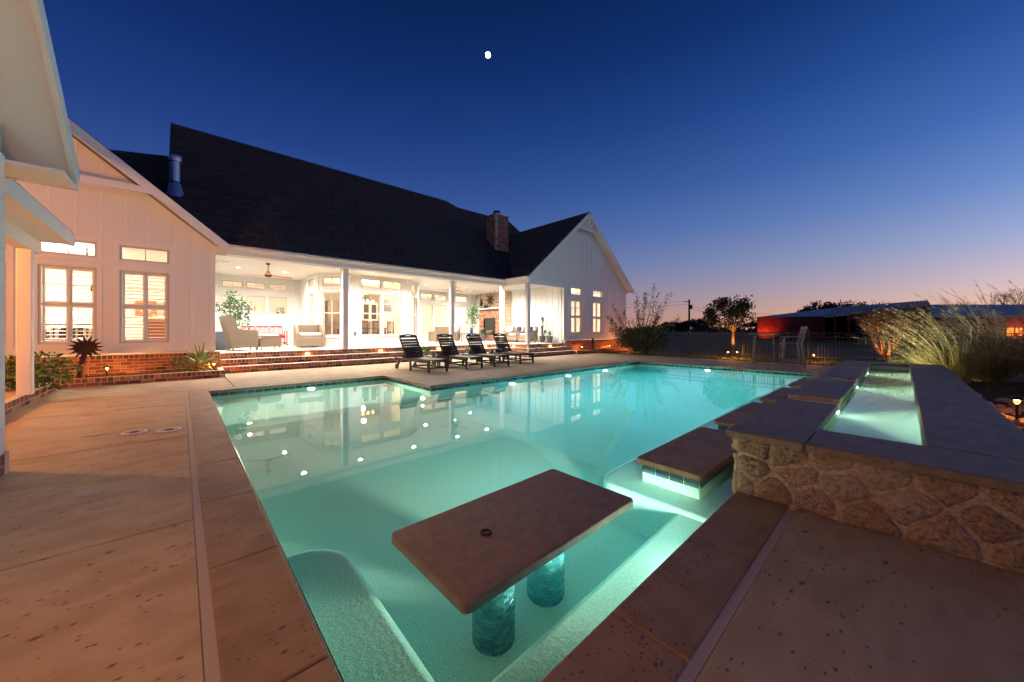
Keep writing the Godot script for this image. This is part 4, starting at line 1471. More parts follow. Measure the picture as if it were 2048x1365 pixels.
	v2.lathe([Vector2(0.115, 0.97), Vector2(0.155, 0.98), Vector2(0.155, 1.15), Vector2(0.12, 1.19), Vector2(0, 1.2)], Vector3.ZERO, 20)
	part(v, "cowl", v2, M.galv)
	var v3 := MB.new()
	v3.lathe([Vector2(0.12, 0.34), Vector2(0.14, 0.36), Vector2(0.12, 0.38)], Vector3.ZERO, 20)
	part(v, "collar", v3, M.black)
	var rv := MB.new()
	rv.lathe([Vector2(0.1, -0.2), Vector2(0.1, 0.1), Vector2(0.16, 0.12), Vector2(0.16, 0.26), Vector2(0, 0.3)], Vector3(11.9, 9.3, -20.1), 16)
	part(t, "ridge_vent", rv, M.bronze)
	make_fireplace(t)
	return t

func make_fireplace(t: Node3D) -> void:
	var f := node(t, "fireplace")
	var X := Vector3.RIGHT
	var Z := Vector3(0, 0, 1)
	var b := MB.new()
	b.span(Vector3(14.12, 0.54, -18.4), Vector3(14.31, 3.5, -15.55))
	part(f, "breast", b, M.mortar)
	rng.seed = 12
	stone_face(f, Vector3(14.115, 2.5, -18.4), Z, -X, 2.85, 0.98, 6, 0.26, 0.022, M.stone, 0.014)
	stone_face(f, Vector3(14.115, 0.54, -16.25), Z, -X, 0.7, 1.94, 11, 0.24, 0.022, M.stone, 0.014)
	# brick surround with a firebox opening
	var rows := ["s", "s", "s", "s", "s", "s", "s"]
	bricks(f, Vector3(14.05, 1.94, -18.35), Z, -X, 2.1, rows, false, 0.05)
	var jam := []
	for k in 13:
		jam.append("s")
	bricks(f, Vector3(14.05, 0.9, -18.35), Z, -X, 0.5, jam, false, 0.05)
	bricks(f, Vector3(14.05, 0.9, -16.75), Z, -X, 0.5, jam, false, 0.05)
	var he := node(f, "hearth")
	bricks(he, Vector3(13.7, 0.54, -18.4), Z, -X, 2.2, ["s", "s", "s", "r"], false, 0.4)
	var fb := MB.new()
	fb.span(Vector3(14.06, 0.9, -17.85), Vector3(14.1, 1.94, -16.75))
	part(f, "firebox", fb, M.black)
	var fr := MB.new()
	for q in [[-17.85, -17.79, 0.92, 1.94], [-16.81, -16.75, 0.92, 1.94], [-17.79, -16.81, 1.86, 1.94], [-17.79, -16.81, 0.92, 0.98]]:
		fr.span(Vector3(14.0, q[2], q[0]), Vector3(14.06, q[3], q[1]))
	part(f, "firebox_frame", fr, M.bronze)
	var lg := MB.new()
	for k in 3:
		lg.cyl(Vector3(14.0, 1.04 + k * 0.05, -17.6 + k * 0.07), Vector3(14.0, 1.06 + k * 0.04, -17.0 + k * 0.03), 0.045, 10)
	part(f, "log", lg, M.bark)
	var ma := MB.new()
	ma.bev(Vector3(13.97, 2.52, -17.3), Vector3(0.24, 0.07, 2.25), 0.01)
	part(f, "mantel", ma, M.trim)

# ------------------------------------------------------------------ rooms behind the windows
func make_interior(t: Node3D) -> void:
	var fl := MB.new()
	fl.span(Vector3(0.75, 0.45, -24.5), Vector3(14.2, 0.535, -19.06))
	fl.span(Vector3(4.2, 0.45, -19.06), Vector3(8.5, 0.534, -15.46))
	fl.span(Vector3(-6.0, 0.45, -19.0), Vector3(0.56, 0.535, -13.38))
	fl.span(Vector3(14.46, 0.45, -17.0), Vector3(20.24, 0.535, -11.82))
	part(t, "room_floor", fl, M.infloor)
	var ce := MB.new()
	ce.span(Vector3(0.75, 3.6, -24.5), Vector3(14.2, 3.68, -19.06))
	ce.span(Vector3(4.1, 3.58, -19.06), Vector3(8.6, 3.66, -15.46))
	ce.span(Vector3(-6.0, 3.6, -19.0), Vector3(0.56, 3.68, -13.38))
	ce.span(Vector3(14.46, 3.6, -17.0), Vector3(20.24, 3.68, -11.82))
	part(t, "room_ceiling", ce, M.ceil)
	var w := MB.new()
	w.span(Vector3(0.6, 0.5, -24.6), Vector3(14.3, 3.7, -24.5))
	w.span(Vector3(0.6, 0.5, -24.5), Vector3(0.72, 3.7, -19.06))
	w.span(Vector3(14.2, 0.5, -24.5), Vector3(14.3, 3.7, -19.06))
	w.span(Vector3(-6.1, 0.5, -19.1), Vector3(0.56, 3.7, -19.0))
	w.span(Vector3(-6.15, 0.5, -19.0), Vector3(-6.0, 3.7, -13.22))
	w.span(Vector3(14.46, 0.5, -17.1), Vector3(20.24, 3.7, -17.0))
	w.span(Vector3(14.44, 0.5, -17.0), Vector3(14.46, 3.7, -11.82))
	w.span(Vector3(4.6, 0.5, -22.4), Vector3(4.7, 3.6, -19.06))
	w.span(Vector3(8.9, 0.5, -24.5), Vector3(9.0, 3.6, -21.5))
	part(t, "room_wall", w, M.inwall)
	for q in [[-2.6, -16.4, 2.6], [-4.6, -15.6, 1.4], [2.4, -21.0, 2.2], [11.6, -21.2, 2.8], [16.6, -14.2, 2.6]]:
		can_light(t, Vector3(q[0], 3.59, q[1]), q[2] * 6.0, Color(1.0, 0.91, 0.78))
		omni(Vector3(q[0], 3.1, q[1]), q[2] * 3.6, Color(1.0, 0.92, 0.80), 0.1, t, "room_lamp")
	# dining room
	var ch := thing("chandelier", "glowing glass chandelier above the dining table inside the bay", "chandelier", Vector3(6.3, 2.55, -17.2))
	var st := MB.new()
	st.cyl(Vector3(0, 0.1, 0), Vector3(0, 1.03, 0), 0.012, 8)
	st.bar(Vector3(-0.5, 0.1, 0), Vector3(0.5, 0.1, 0), 0.03, 0.03)
	part(ch, "frame", st, M.bronze)
	for k in 5:
		var gl := MB.new()
		gl.lathe([Vector2(0.0, -0.1), Vector2(0.055, -0.07), Vector2(0.065, 0.0), Vector2(0.04, 0.07), Vector2(0.0, 0.09)], Vector3(-0.48 + k * 0.24, 0, 0), 14)
		part(ch, "lamp_shade", gl, M.chandelier)
	omni(Vector3(0, -0.25, 0), 9.0, Color(1.0, 0.85, 0.62), 0.1, ch)
	omni(Vector3(0, 0.3, 0.1), 5.0, Color(1.0, 0.85, 0.62), 0.1, ch)
	var tb := thing("dining_table", "dark wooden dining table inside the bay window", "table", Vector3(6.3, 0.535, -17.3))
	var m := MB.new()
	m.bev(Vector3(0, 0.75, 0), Vector3(2.1, 0.05, 1.0), 0.01)
	part(tb, "tabletop", m, M.darkwood)
	for sx in [-1, 1]:
		for sz in [-1, 1]:
			var l := MB.new()
			l.bev(Vector3(sx * 0.95, 0.36, sz * 0.42), Vector3(0.08, 0.72, 0.08), 0.006)
			part(tb, "leg", l, M.darkwood)
	var fv := thing("flower_bowl", "bowl of orange leaves on the dining table", "bowl", Vector3(5.75, 1.31, -17.2))
	var bo := MB.new()
	bo.lathe([Vector2(0.05, 0), Vector2(0.13, 0.08), Vector2(0.12, 0.08), Vector2(0, 0.02)], Vector3.ZERO, 16)
	part(fv, "bowl", bo, M.bronze)
	var lv := MB.new()
	lv.colored = true
	rng.seed = 3
	for k in 160:
		lv.col = Color(0.5, 0.22, 0.05).lerp(Color(0.6, 0.4, 0.08), rnd())
		var d := rdir(); d.y = absf(d.y)
		lv.leaf(Vector3(0, 0.08, 0) + d * Vector3(0.28, 0.16, 0.2) * rnd(0.2, 1), rdir(), rdir(), 0.07, 0.03)
	part(fv, "foliage", lv, M.foliage)
	var spots := [[5.5, -16.55, PI, "front left at the table seen through the left pane"], [6.0, -16.55, PI, "second from the left with its back to the window"], [6.65, -16.55, PI, "third from the left with its back to the window"], [7.45, -17.1, -1.2, "at the right end of the dining table, turned sideways"], [5.0, -17.3, 1.57, "at the left end of the dining table"], [6.0, -18.05, 0.0, "behind the dining table on its far side"]]
	var src: Node3D = null
	for s in spots:
		var lab: String = "dark slatted wooden dining chair " + s[3]
		if src == null:
			src = thing("dining_chair", lab, "chair", Vector3(s[0], 0.535, s[1]), s[2], "chairs around the dining table")
			for sx in [-0.2, 0.2]:
				for sz in [-0.2, 0.2]:
					var l := MB.new()
					l.bev(Vector3(sx, 0.22 if sz > 0 else 0.55, sz), Vector3(0.045, 0.44 if sz > 0 else 1.1, 0.045), 0.005)
					part(src, "leg", l, M.darkwood)
			var se := MB.new()
			se.bev(Vector3(0, 0.46, 0), Vector3(0.46, 0.04, 0.46), 0.008)
			part(src, "seat", se, M.darkwood)
			for k in 5:
				var sl := MB.new()
				sl.bev(Vector3(-0.13 + k * 0.065, 0.78, -0.2), Vector3(0.03, 0.5, 0.02), 0.003)
				part(src, "slat", sl, M.darkwood)
			for y in [0.54, 1.05]:
				var ra := MB.new()
				ra.bev(Vector3(0, y, -0.2), Vector3(0.36, 0.08, 0.025), 0.005)
				part(src, "rail", ra, M.darkwood)
		else:
			copy(src, Vector3(s[0], 0.535, s[1]), s[2], lab)
	# cupboards, door and pictures that show through the glass
	var cu := thing("china_cabinet", "tall dark brown cabinet standing behind the dining table", "cabinet", Vector3(6.0, 0.535, -20.2))
	var cb := MB.new()
	cb.bev(Vector3(0, 1.1, 0), Vector3(0.95, 2.2, 0.45), 0.01)
	part(cu, "body", cb, M.darkwood)
	for sx in [-0.23, 0.23]:
		var d := MB.new()
		d.bev(Vector3(sx, 1.5, 0.235), Vector3(0.42, 1.1, 0.02), 0.006)
		part(cu, "door", d, M.bronze)
	var wc := thing("wall_cabinet", "white wall cabinet with two glazed doors behind the dining room", "cabinet", Vector3(8.0, 1.75, -20.9))
	var wb := MB.new()
	wb.bev(Vector3(0, 0.5, 0), Vector3(0.9, 1.1, 0.35), 0.008)
	part(wc, "body", wb, M.trim)
	for sx in [-0.22, 0.22]:
		var d := MB.new()
		d.span(Vector3(sx - 0.14, 0.08, 0.176), Vector3(sx + 0.14, 0.92, 0.182))
		part(wc, "door_glass", d, M.bronze)
	var tv := thing("television", "black flat television on the living room wall behind the porch", "television", Vector3(9.4, 2.35, -21.6), 0.5)
	var tb2 := MB.new()
	tb2.bev(Vector3(0, 0.35, 0), Vector3(1.25, 0.72, 0.05), 0.01)
	part(tv, "screen", tb2, M.black)
	var kf := thing("kitchen_tap", "tall arched dark kitchen tap in the middle kitchen window", "tap", Vector3(2.2, 1.87, -19.35))
	var kt := MB.new()
	var pts := [Vector3(0, 0, 0), Vector3(0, 0.3, 0)]
	var rr := [0.016, 0.014]
	for k in 9:
		var a := PI * k / 8
		pts.append(Vector3(0.1 - 0.1 * cos(a), 0.34 + 0.1 * sin(a), 0))
		rr.append(0.014)
	pts.append(Vector3(0.2, 0.16, 0)); rr.append(0.018)
	kt.tube(pts, rr, 8)
	part(kf, "spout", kt, M.black)
	var kc := thing("kitchen_counter", "kitchen counter with pale top under the porch windows", "counter", Vector3(2.4, 0.535, -19.4))
	var kb := MB.new()
	kb.bev(Vector3(0, 0.66, 0), Vector3(3.0, 1.32, 0.6), 0.01)
	part(kc, "cupboard", kb, M.trim)
	var hood := thing("kitchen_beam", "brown wooden hood and shelf deep inside the kitchen", "shelf", Vector3(1.6, 2.35, -21.6))
	var hb := MB.new()
	hb.bev(Vector3(0, 0.0, 0), Vector3(1.5, 0.22, 0.5), 0.01)
	hb.bev(Vector3(0.75, -0.5, 0), Vector3(0.16, 1.2, 0.4), 0.01)
	part(hood, "board", hb, M.darkwood)
	var kp := thing("kitchen_plant", "small leafy plant on the kitchen window sill", "plant", Vector3(3.35, 1.87, -19.3))
	var pm := MB.new()
	pm.colored = true
	for k in 90:
		pm.col = Color(0.03, 0.09, 0.02).lerp(Color(0.1, 0.2, 0.05), rnd())
		pm.leaf(Vector3(0, 0.2, 0) + rdir() * 0.15, rdir(), rdir(), 0.1, 0.05)
	part(kp, "foliage", pm, M.foliage)
	# left wing: bookcase, sofa, frames
	var bk := thing("bookcase", "low bookcase full of pale books behind the left wing window", "bookcase", Vector3(-2.4, 0.535, -15.8))
	var bm := MB.new()
	for y in [0.03, 0.42, 0.82]:
		bm.span(Vector3(-0.8, y - 0.02, -0.15), Vector3(0.8, y + 0.02, 0.15))
	bm.span(Vector3(-0.83, 0, -0.15), Vector3(-0.8, 0.84, 0.15))
	bm.span(Vector3(0.8, 0, -0.15), Vector3(0.83, 0.84, 0.15))
	part(bk, "case", bm, M.darkwood)
	for y in [0.05, 0.44]:
		var x := -0.78
		while x < 0.74:
			var w2 := rnd(0.025, 0.06)
			var bo2 := MB.new()
			bo2.span(Vector3(x, y, -0.1), Vector3(x + w2 - 0.003, y + rnd(0.22, 0.32), 0.1))
			part(bk, "book", bo2, [M.navy, M.cushion, M.greypot, M.sash, M.bronze][rng.randi() % 5])
			x += w2
	var dr := thing("dresser", "honey brown chest of drawers behind the right pane of the left wing", "dresser", Vector3(-0.35, 0.535, -15.6))
	var dm := MB.new()
	dm.bev(Vector3(0, 0.5, 0), Vector3(0.9, 1.0, 0.45), 0.01)
	part(dr, "body", dm, M.fanwood)
	for k in 3:
		var dd := MB.new()
		dd.bev(Vector3(0, 0.22 + k * 0.29, 0.23), Vector3(0.8, 0.25, 0.02), 0.006)
		part(dr, "drawer", dd, M.fanwood)
	var labels := ["square orange framed picture on the left wing's inner wall, left of two", "square orange framed picture on the left wing's inner wall, right of two"]
	for k in 2:
		var pf := thing("framed_picture", labels[k], "picture", Vector3(-0.95 + k * 0.75, 1.75, -18.96), 0, "orange pictures in the left wing")
		var p1 := MB.new()
		p1.bev(Vector3(0, 0.25, 0), Vector3(0.55, 0.55, 0.03), 0.005)
		part(pf, "frame", p1, M.fanwood)
		var p2 := MB.new()
		p2.bev(Vector3(0, 0.25, 0.018), Vector3(0.3, 0.3, 0.01), 0.003)
		part(pf, "picture", p2, M.cushion)
	var fan := thing("ceiling_fan", "white indoor ceiling fan seen through the left transom window", "fan", Vector3(-2.0, 3.25, -16.0), 0.4, "ceiling fans")
	var f1 := MB.new()
	f1.lathe([Vector2(0.02, 0.33), Vector2(0.02, 0.1), Vector2(0.1, 0.08), Vector2(0.1, -0.03), Vector2(0, -0.05)], Vector3.ZERO, 16)
	part(fan, "motor", f1, M.bronze)
	for k in 4:
		var f2 := MB.new()
		f2.bev(Vector3(0.42, 0, 0), Vector3(0.66, 0.012, 0.12), 0.004)
		part(fan, "fan_blade", f2, M.greywood, Transform3D(Basis(Vector3.UP, TAU * k / 4), Vector3.ZERO))
	var cl := thing("standing_lamp", "slim dark standing lamp behind the shutters of the left wing", "lamp", Vector3(-1.75, 0.535, -14.9))
	var lm := MB.new()
	lm.lathe([Vector2(0.14, 0), Vector2(0.14, 0.02), Vector2(0.02, 0.04), Vector2(0.016, 1.7), Vector2(0.05, 1.72), Vector2(0.05, 1.9), Vector2(0, 1.92)], Vector3.ZERO, 14)
	part(cl, "pole", lm, M.black)

# ------------------------------------------------------------------ porch furniture
const FLOOR := 0.541

func bez(a: Vector2, b: Vector2, c: Vector2, k := 6) -> PackedVector2Array:
	var p := PackedVector2Array()
	for i in k + 1:
		var t := float(i) / k
		p.append(a.lerp(b, t).lerp(b.lerp(c, t), t))
	return p

func pot(t: Node3D, r: float, h: float, mat: Material) -> void:
	var m := MB.new()
	m.lathe([Vector2(0, 0), Vector2(r * 0.68, 0), Vector2(r * 0.98, h * 0.92), Vector2(r * 1.06, h * 0.93), Vector2(r * 1.06, h), Vector2(r * 0.92, h), Vector2(r * 0.9, h * 0.9), Vector2(0, h * 0.88)], Vector3.ZERO, 22)
	part(t, "pot", m, mat)

func leaf_cloud(b: MB, cen: Vector3, rad: Vector3, count: int, ln: float, w: float, c0: Color, c1: Color, lean := Vector3.ZERO) -> void:
	for k in count:
		var d := rdir()
		var p := cen + d * rad * pow(rnd(), 0.42)
		b.col = c0.lerp(c1, rnd())
		var ld := (rdir() + d * 0.7 + lean).normalized()
		b.leaf(p, ld, ld.cross(rdir()).normalized(), ln * rnd(0.7, 1.25), w * rnd(0.7, 1.2))

func rosette(b: MB, o: Vector3, count: int, ln: float, w: float, lo: float, hi: float, droop: float, c0: Color, c1: Color) -> void:
	for k in count:
		var az := rnd(0, TAU)
		var el := lerpf(lo, hi, rnd())
		b.col = c0.lerp(c1, rnd())
		b.blade(o, Vector3(cos(az) * cos(el), sin(el), sin(az) * cos(el)), ln * rnd(0.7, 1.1), w, droop * rnd(0.3, 1.2), 4)

func make_fan(at: Vector3, label: String, drop: float, turn: float) -> void:
	var t := thing("ceiling_fan", label, "fan", at, turn, "ceiling fans")
	var m := MB.new()
	m.lathe([Vector2(0.06, 0), Vector2(0.06, -0.05), Vector2(0.012, -0.055), Vector2(0.012, -drop + 0.1)], Vector3.ZERO, 16)
	part(t, "downrod", m, M.bronze)
	var h := MB.new()
	h.lathe([Vector2(0.05, -drop + 0.12), Vector2(0.06, -drop + 0.04), Vector2(0.1, -drop + 0.03), Vector2(0.1, -drop - 0.06), Vector2(0.05, -drop - 0.075), Vector2(0, -drop - 0.075)], Vector3.ZERO, 20)
	part(t, "motor", h, M.bronze)
	for k in 3:
		var b := MB.new()
		b.prism(PackedVector2Array([Vector2(0.09, -0.045), Vector2(0.4, -0.075), Vector2(0.8, -0.055), Vector2(0.84, 0.0), Vector2(0.8, 0.05), Vector2(0.4, 0.06), Vector2(0.09, 0.045)]), Vector3(0, -drop - 0.02, 0), Vector3.RIGHT, Vector3(0, 0.12, 1).normalized(), Vector3(0, 0.012, 0))
		part(t, "fan_blade", b, M.fanwood, Transform3D(Basis(Vector3.UP, TAU * k / 3), Vector3.ZERO))

# wicker wing chair that faces +x
func make_wing_chair() -> void:
	var t := thing("wicker_armchair", "high backed woven wicker armchair at the left end of the porch", "armchair", Vector3(1.38, FLOOR, -14.45), 0.1)
	var side := PackedVector2Array([Vector2(-0.25, 0.1), Vector2(0.42, 0.1), Vector2(0.42, 0.55)])
	side.append_array(bez(Vector2(0.42, 0.58), Vector2(0.42, 0.66), Vector2(0.32, 0.66)))
	side.append_array(bez(Vector2(0.05, 0.66), Vector2(-0.14, 0.66), Vector2(-0.17, 0.86)))
	side.append_array(bez(Vector2(-0.19, 1.0), Vector2(-0.2, 1.1), Vector2(-0.3, 1.1)))
	side.append_array(PackedVector2Array([Vector2(-0.46, 1.09), Vector2(-0.4, 0.8), Vector2(-0.3, 0.4)]))
	for z in [-0.4, 0.3]:
		var m := MB.new()
		m.prism(side, Vector3(0, 0, z), Vector3.RIGHT, Vector3.UP, Vector3(0, 0, 0.1))
		part(t, "side_panel", m, M.wicker)
	var b := MB.new()
	b.prism(PackedVector2Array([Vector2(-0.25, 0.1), Vector2(-0.16, 0.1), Vector2(-0.22, 0.5), Vector2(-0.34, 1.09), Vector2(-0.455, 1.09), Vector2(-0.39, 0.8), Vector2(-0.295, 0.4)]), Vector3(0, 0, -0.3), Vector3.RIGHT, Vector3.UP, Vector3(0, 0, 0.6))
	part(t, "backrest", b, M.wicker)
	var s := MB.new()
	s.bev(Vector3(0.13, 0.24, 0), Vector3(0.56, 0.28, 0.6), 0.01)
	part(t, "seat", s, M.wicker)
	var c := MB.new()
	c.bev(Vector3(0.13, 0.44, 0), Vector3(0.56, 0.13, 0.58), 0.04)
	part(t, "cushion", c, M.cushion)
	for q in [[-0.22, -0.36], [-0.22, 0.36], [0.38, -0.36], [0.38, 0.36]]:
		var l := MB.new()
		l.cyl(Vector3(q[0], 0, q[1]), Vector3(q[0], 0.11, q[1]), 0.02, 8, 0.025)
		part(t, "leg", l, M.wicker)
	var o := thing("wicker_ottoman", "wicker footstool with grey cushion in front of the wing chair", "footstool", Vector3(2.16, FLOOR, -14.4), 0.1)
	var p := PackedVector2Array([Vector2(-0.3, 0.1), Vector2(0.3, 0.1), Vector2(0.3, 0.32)])
	p.append_array(bez(Vector2(0.3, 0.36), Vector2(0.28, 0.44), Vector2(0.18, 0.44)))
	p.append_array(bez(Vector2(-0.18, 0.44), Vector2(-0.28, 0.44), Vector2(-0.3, 0.36)))
	var om := MB.new()
	om.prism(p, Vector3(0, 0, -0.3), Vector3.RIGHT, Vector3.UP, Vector3(0, 0, 0.6))
	part(o, "body", om, M.wicker)
	var oc := MB.new()
	oc.bev(Vector3(0, 0.475, 0), Vector3(0.5, 0.075, 0.52), 0.03)
	part(o, "cushion", oc, M.cushion)
	for q in [[-0.25, -0.25], [-0.25, 0.25], [0.25, -0.25], [0.25, 0.25]]:
		var l := MB.new()
		l.cyl(Vector3(q[0], 0, q[1]), Vector3(q[0], 0.11, q[1]), 0.018, 8)
		part(o, "leg", l, M.wicker)

func make_glider() -> void:
	var t := thing("metal_glider", "red perforated metal porch glider against the kitchen wall", "bench", Vector3(2.55, FLOOR, -18.25))
	for k in 3:
		var b := MB.new()
		var x := -0.5 + k * 0.5
		var tilt := Transform3D(Basis(Vector3.RIGHT, -0.22), Vector3(x, 0.62, -0.2))
		b.t = tilt
		for r in [[-0.24, -0.2, 0.02, 0.4], [0.22, -0.2, 0.02, 0.4]]:
			b.span(Vector3(r[0], r[1], -0.006), Vector3(r[0] + r[2], r[1] + r[3], 0.006))
		b.span(Vector3(-0.22, 0.15, -0.006), Vector3(0.22, 0.22, 0.006))
		b.span(Vector3(-0.22, -0.22, -0.006), Vector3(0.22, -0.14, 0.006))
		# pierced four-leaf pattern
		for i in 2:
			for j in 2:
				var c := Vector3(-0.11 + i * 0.22, -0.065 + j * 0.145, 0)
				for a in 4:
					var d := Vector3(cos(a * PI / 2), sin(a * PI / 2), 0)
					var e := Vector3(cos((a + 1) * PI / 2), sin((a + 1) * PI / 2), 0)
					b.bar(c + d * Vector3(0.08, 0.06, 0), c + e * Vector3(0.08, 0.06, 0), 0.012, 0.022, Vector3(0, 0, 1))
					b.bar(c + d * Vector3(0.08, 0.06, 0), c + d * Vector3(0.115, 0.085, 0), 0.012, 0.03, Vector3(0, 0, 1))
				b.bar(c + Vector3(-0.025, -0.02, 0), c + Vector3(0.025, 0.02, 0), 0.012, 0.02, Vector3(0, 0, 1))
		part(t, "back_panel", b, M.red)
		var s := MB.new()
		s.bev(Vector3(x, 0.42, 0.06), Vector3(0.495, 0.03, 0.52), 0.01)
		s.bev(Vector3(x, 0.37, 0.32), Vector3(0.495, 0.1, 0.02), 0.006)
		part(t, "seat_panel", s, M.red)
	for sx in [-0.8, 0.8]:
		var a := MB.new()
		a.bev(Vector3(sx, 0.62, 0.1), Vector3(0.07, 0.025, 0.6), 0.008)
		part(t, "armrest", a, M.red)
		var l := MB.new()
		l.bar(Vector3(sx, 0.6, 0.36), Vector3(sx, 0.08, 0.33), 0.03, 0.05)
		l.bar(Vector3(sx, 0.6, -0.16), Vector3(sx, 0.08, -0.13), 0.03, 0.05)
		l.bar(Vector3(sx, 0.04, -0.36), Vector3(sx, 0.1, 0.1), 0.035, 0.05)
		l.bar(Vector3(sx, 0.1, 0.1), Vector3(sx, 0.02, 0.5), 0.035, 0.05)
		part(t, "side_frame", l, M.red)
	var r := MB.new()
	r.bar(Vector3(-0.8, 0.12, 0.1), Vector3(0.8, 0.12, 0.1), 0.04, 0.03)
	part(t, "stretcher", r, M.red)

# low club chair in wicker that faces +z
func club_chair(at: Vector3, turn: float, label: String, dark_pillow := false) -> void:
	var t := thing("wicker_club_chair", label, "armchair", at, turn, "wicker club chairs on the porch")
	var b := MB.new()
	b.bev(Vector3(0, 0.22, 0), Vector3(0.72, 0.26, 0.7), 0.02)
	part(t, "base", b, M.wicker)
	for sx in [-0.34, 0.34]:
		var a := MB.new()
		var p := PackedVector2Array([Vector2(-0.36, 0.1), Vector2(0.36, 0.1), Vector2(0.36, 0.5)])
		p.append_array(bez(Vector2(0.34, 0.54), Vector2(0.3, 0.58), Vector2(0.2, 0.58)))
		p.append_array(bez(Vector2(-0.1, 0.58), Vector2(-0.22, 0.6), Vector2(-0.3, 0.8)))
		p.append(Vector2(-0.42, 0.82))
		a.prism(p, Vector3(sx - 0.045, 0, 0), Vector3(0, 0, 1), Vector3.UP, Vector3(0.09, 0, 0))
		part(t, "arm", a, M.wicker)
	var k := MB.new()
	k.bar(Vector3(0, 0.12, -0.34), Vector3(0, 0.84, -0.42), 0.66, 0.08, Vector3(0, 0, 1), 0.02)
	part(t, "backrest", k, M.wicker)
	var c := MB.new()
	c.bev(Vector3(0, 0.42, 0.03), Vector3(0.56, 0.14, 0.62), 0.045)
	part(t, "cushion", c, M.cushion)
	var c2 := MB.new()
	c2.bev(Vector3(0, 0.68, -0.27), Vector3(0.56, 0.42, 0.14), 0.05, Basis(Vector3.RIGHT, -0.14))
	part(t, "back_cushion", c2, M.cushion)
	if dark_pillow:
		var d := MB.new()
		d.bev(Vector3(0.04, 0.66, -0.14), Vector3(0.36, 0.36, 0.12), 0.05, Basis(Vector3.RIGHT, -0.3))
		part(t, "pillow", d, M.navy)
	for q in [[-0.3, -0.3], [0.3, -0.3], [-0.3, 0.3], [0.3, 0.3]]:
		var l := MB.new()
		l.cyl(Vector3(q[0], 0, q[1]), Vector3(q[0], 0.1, q[1]), 0.02, 8)
		part(t, "leg", l, M.bronze)

func make_cocoon_chair() -> void:
	var t := thing("wicker_swivel_chair", "wide rounded wicker swivel chair with white seat beside the dining bay", "armchair", Vector3(3.6, FLOOR, -15.3), -0.1)
	var b := MB.new()
	b.lathe([Vector2(0.3, 0.0), Vector2(0.32, 0.035), Vector2(0.1, 0.05)], Vector3.ZERO, 24)
	part(t, "swivel_base", b, M.bronze)
	var f := MB.new()
	f.bev(Vector3(0, 0.23, 0.0), Vector3(0.92, 0.38, 0.82), 0.03)
	part(t, "body", f, M.wicker)
	for sx in [-0.43, 0.43]:
		var a := MB.new()
		var p := PackedVector2Array([Vector2(-0.42, 0.06), Vector2(0.42, 0.06), Vector2(0.42, 0.5)])
		p.append_array(bez(Vector2(0.4, 0.55), Vector2(0.2, 0.86), Vector2(-0.2, 0.88)))
		p.append(Vector2(-0.42, 0.86))
		a.prism(p, Vector3(sx - 0.05, 0, 0), Vector3(0, 0, 1), Vector3.UP, Vector3(0.1, 0, 0))
		part(t, "arm", a, M.wicker)
	var k := MB.new()
	k.bev(Vector3(0, 0.47, -0.38), Vector3(0.78, 0.8, 0.1), 0.03)
	part(t, "backrest", k, M.wicker)
	var c := MB.new()
	c.bev(Vector3(0, 0.49, 0.04), Vector3(0.74, 0.16, 0.72), 0.05)
	part(t, "cushion", c, M.cushion)

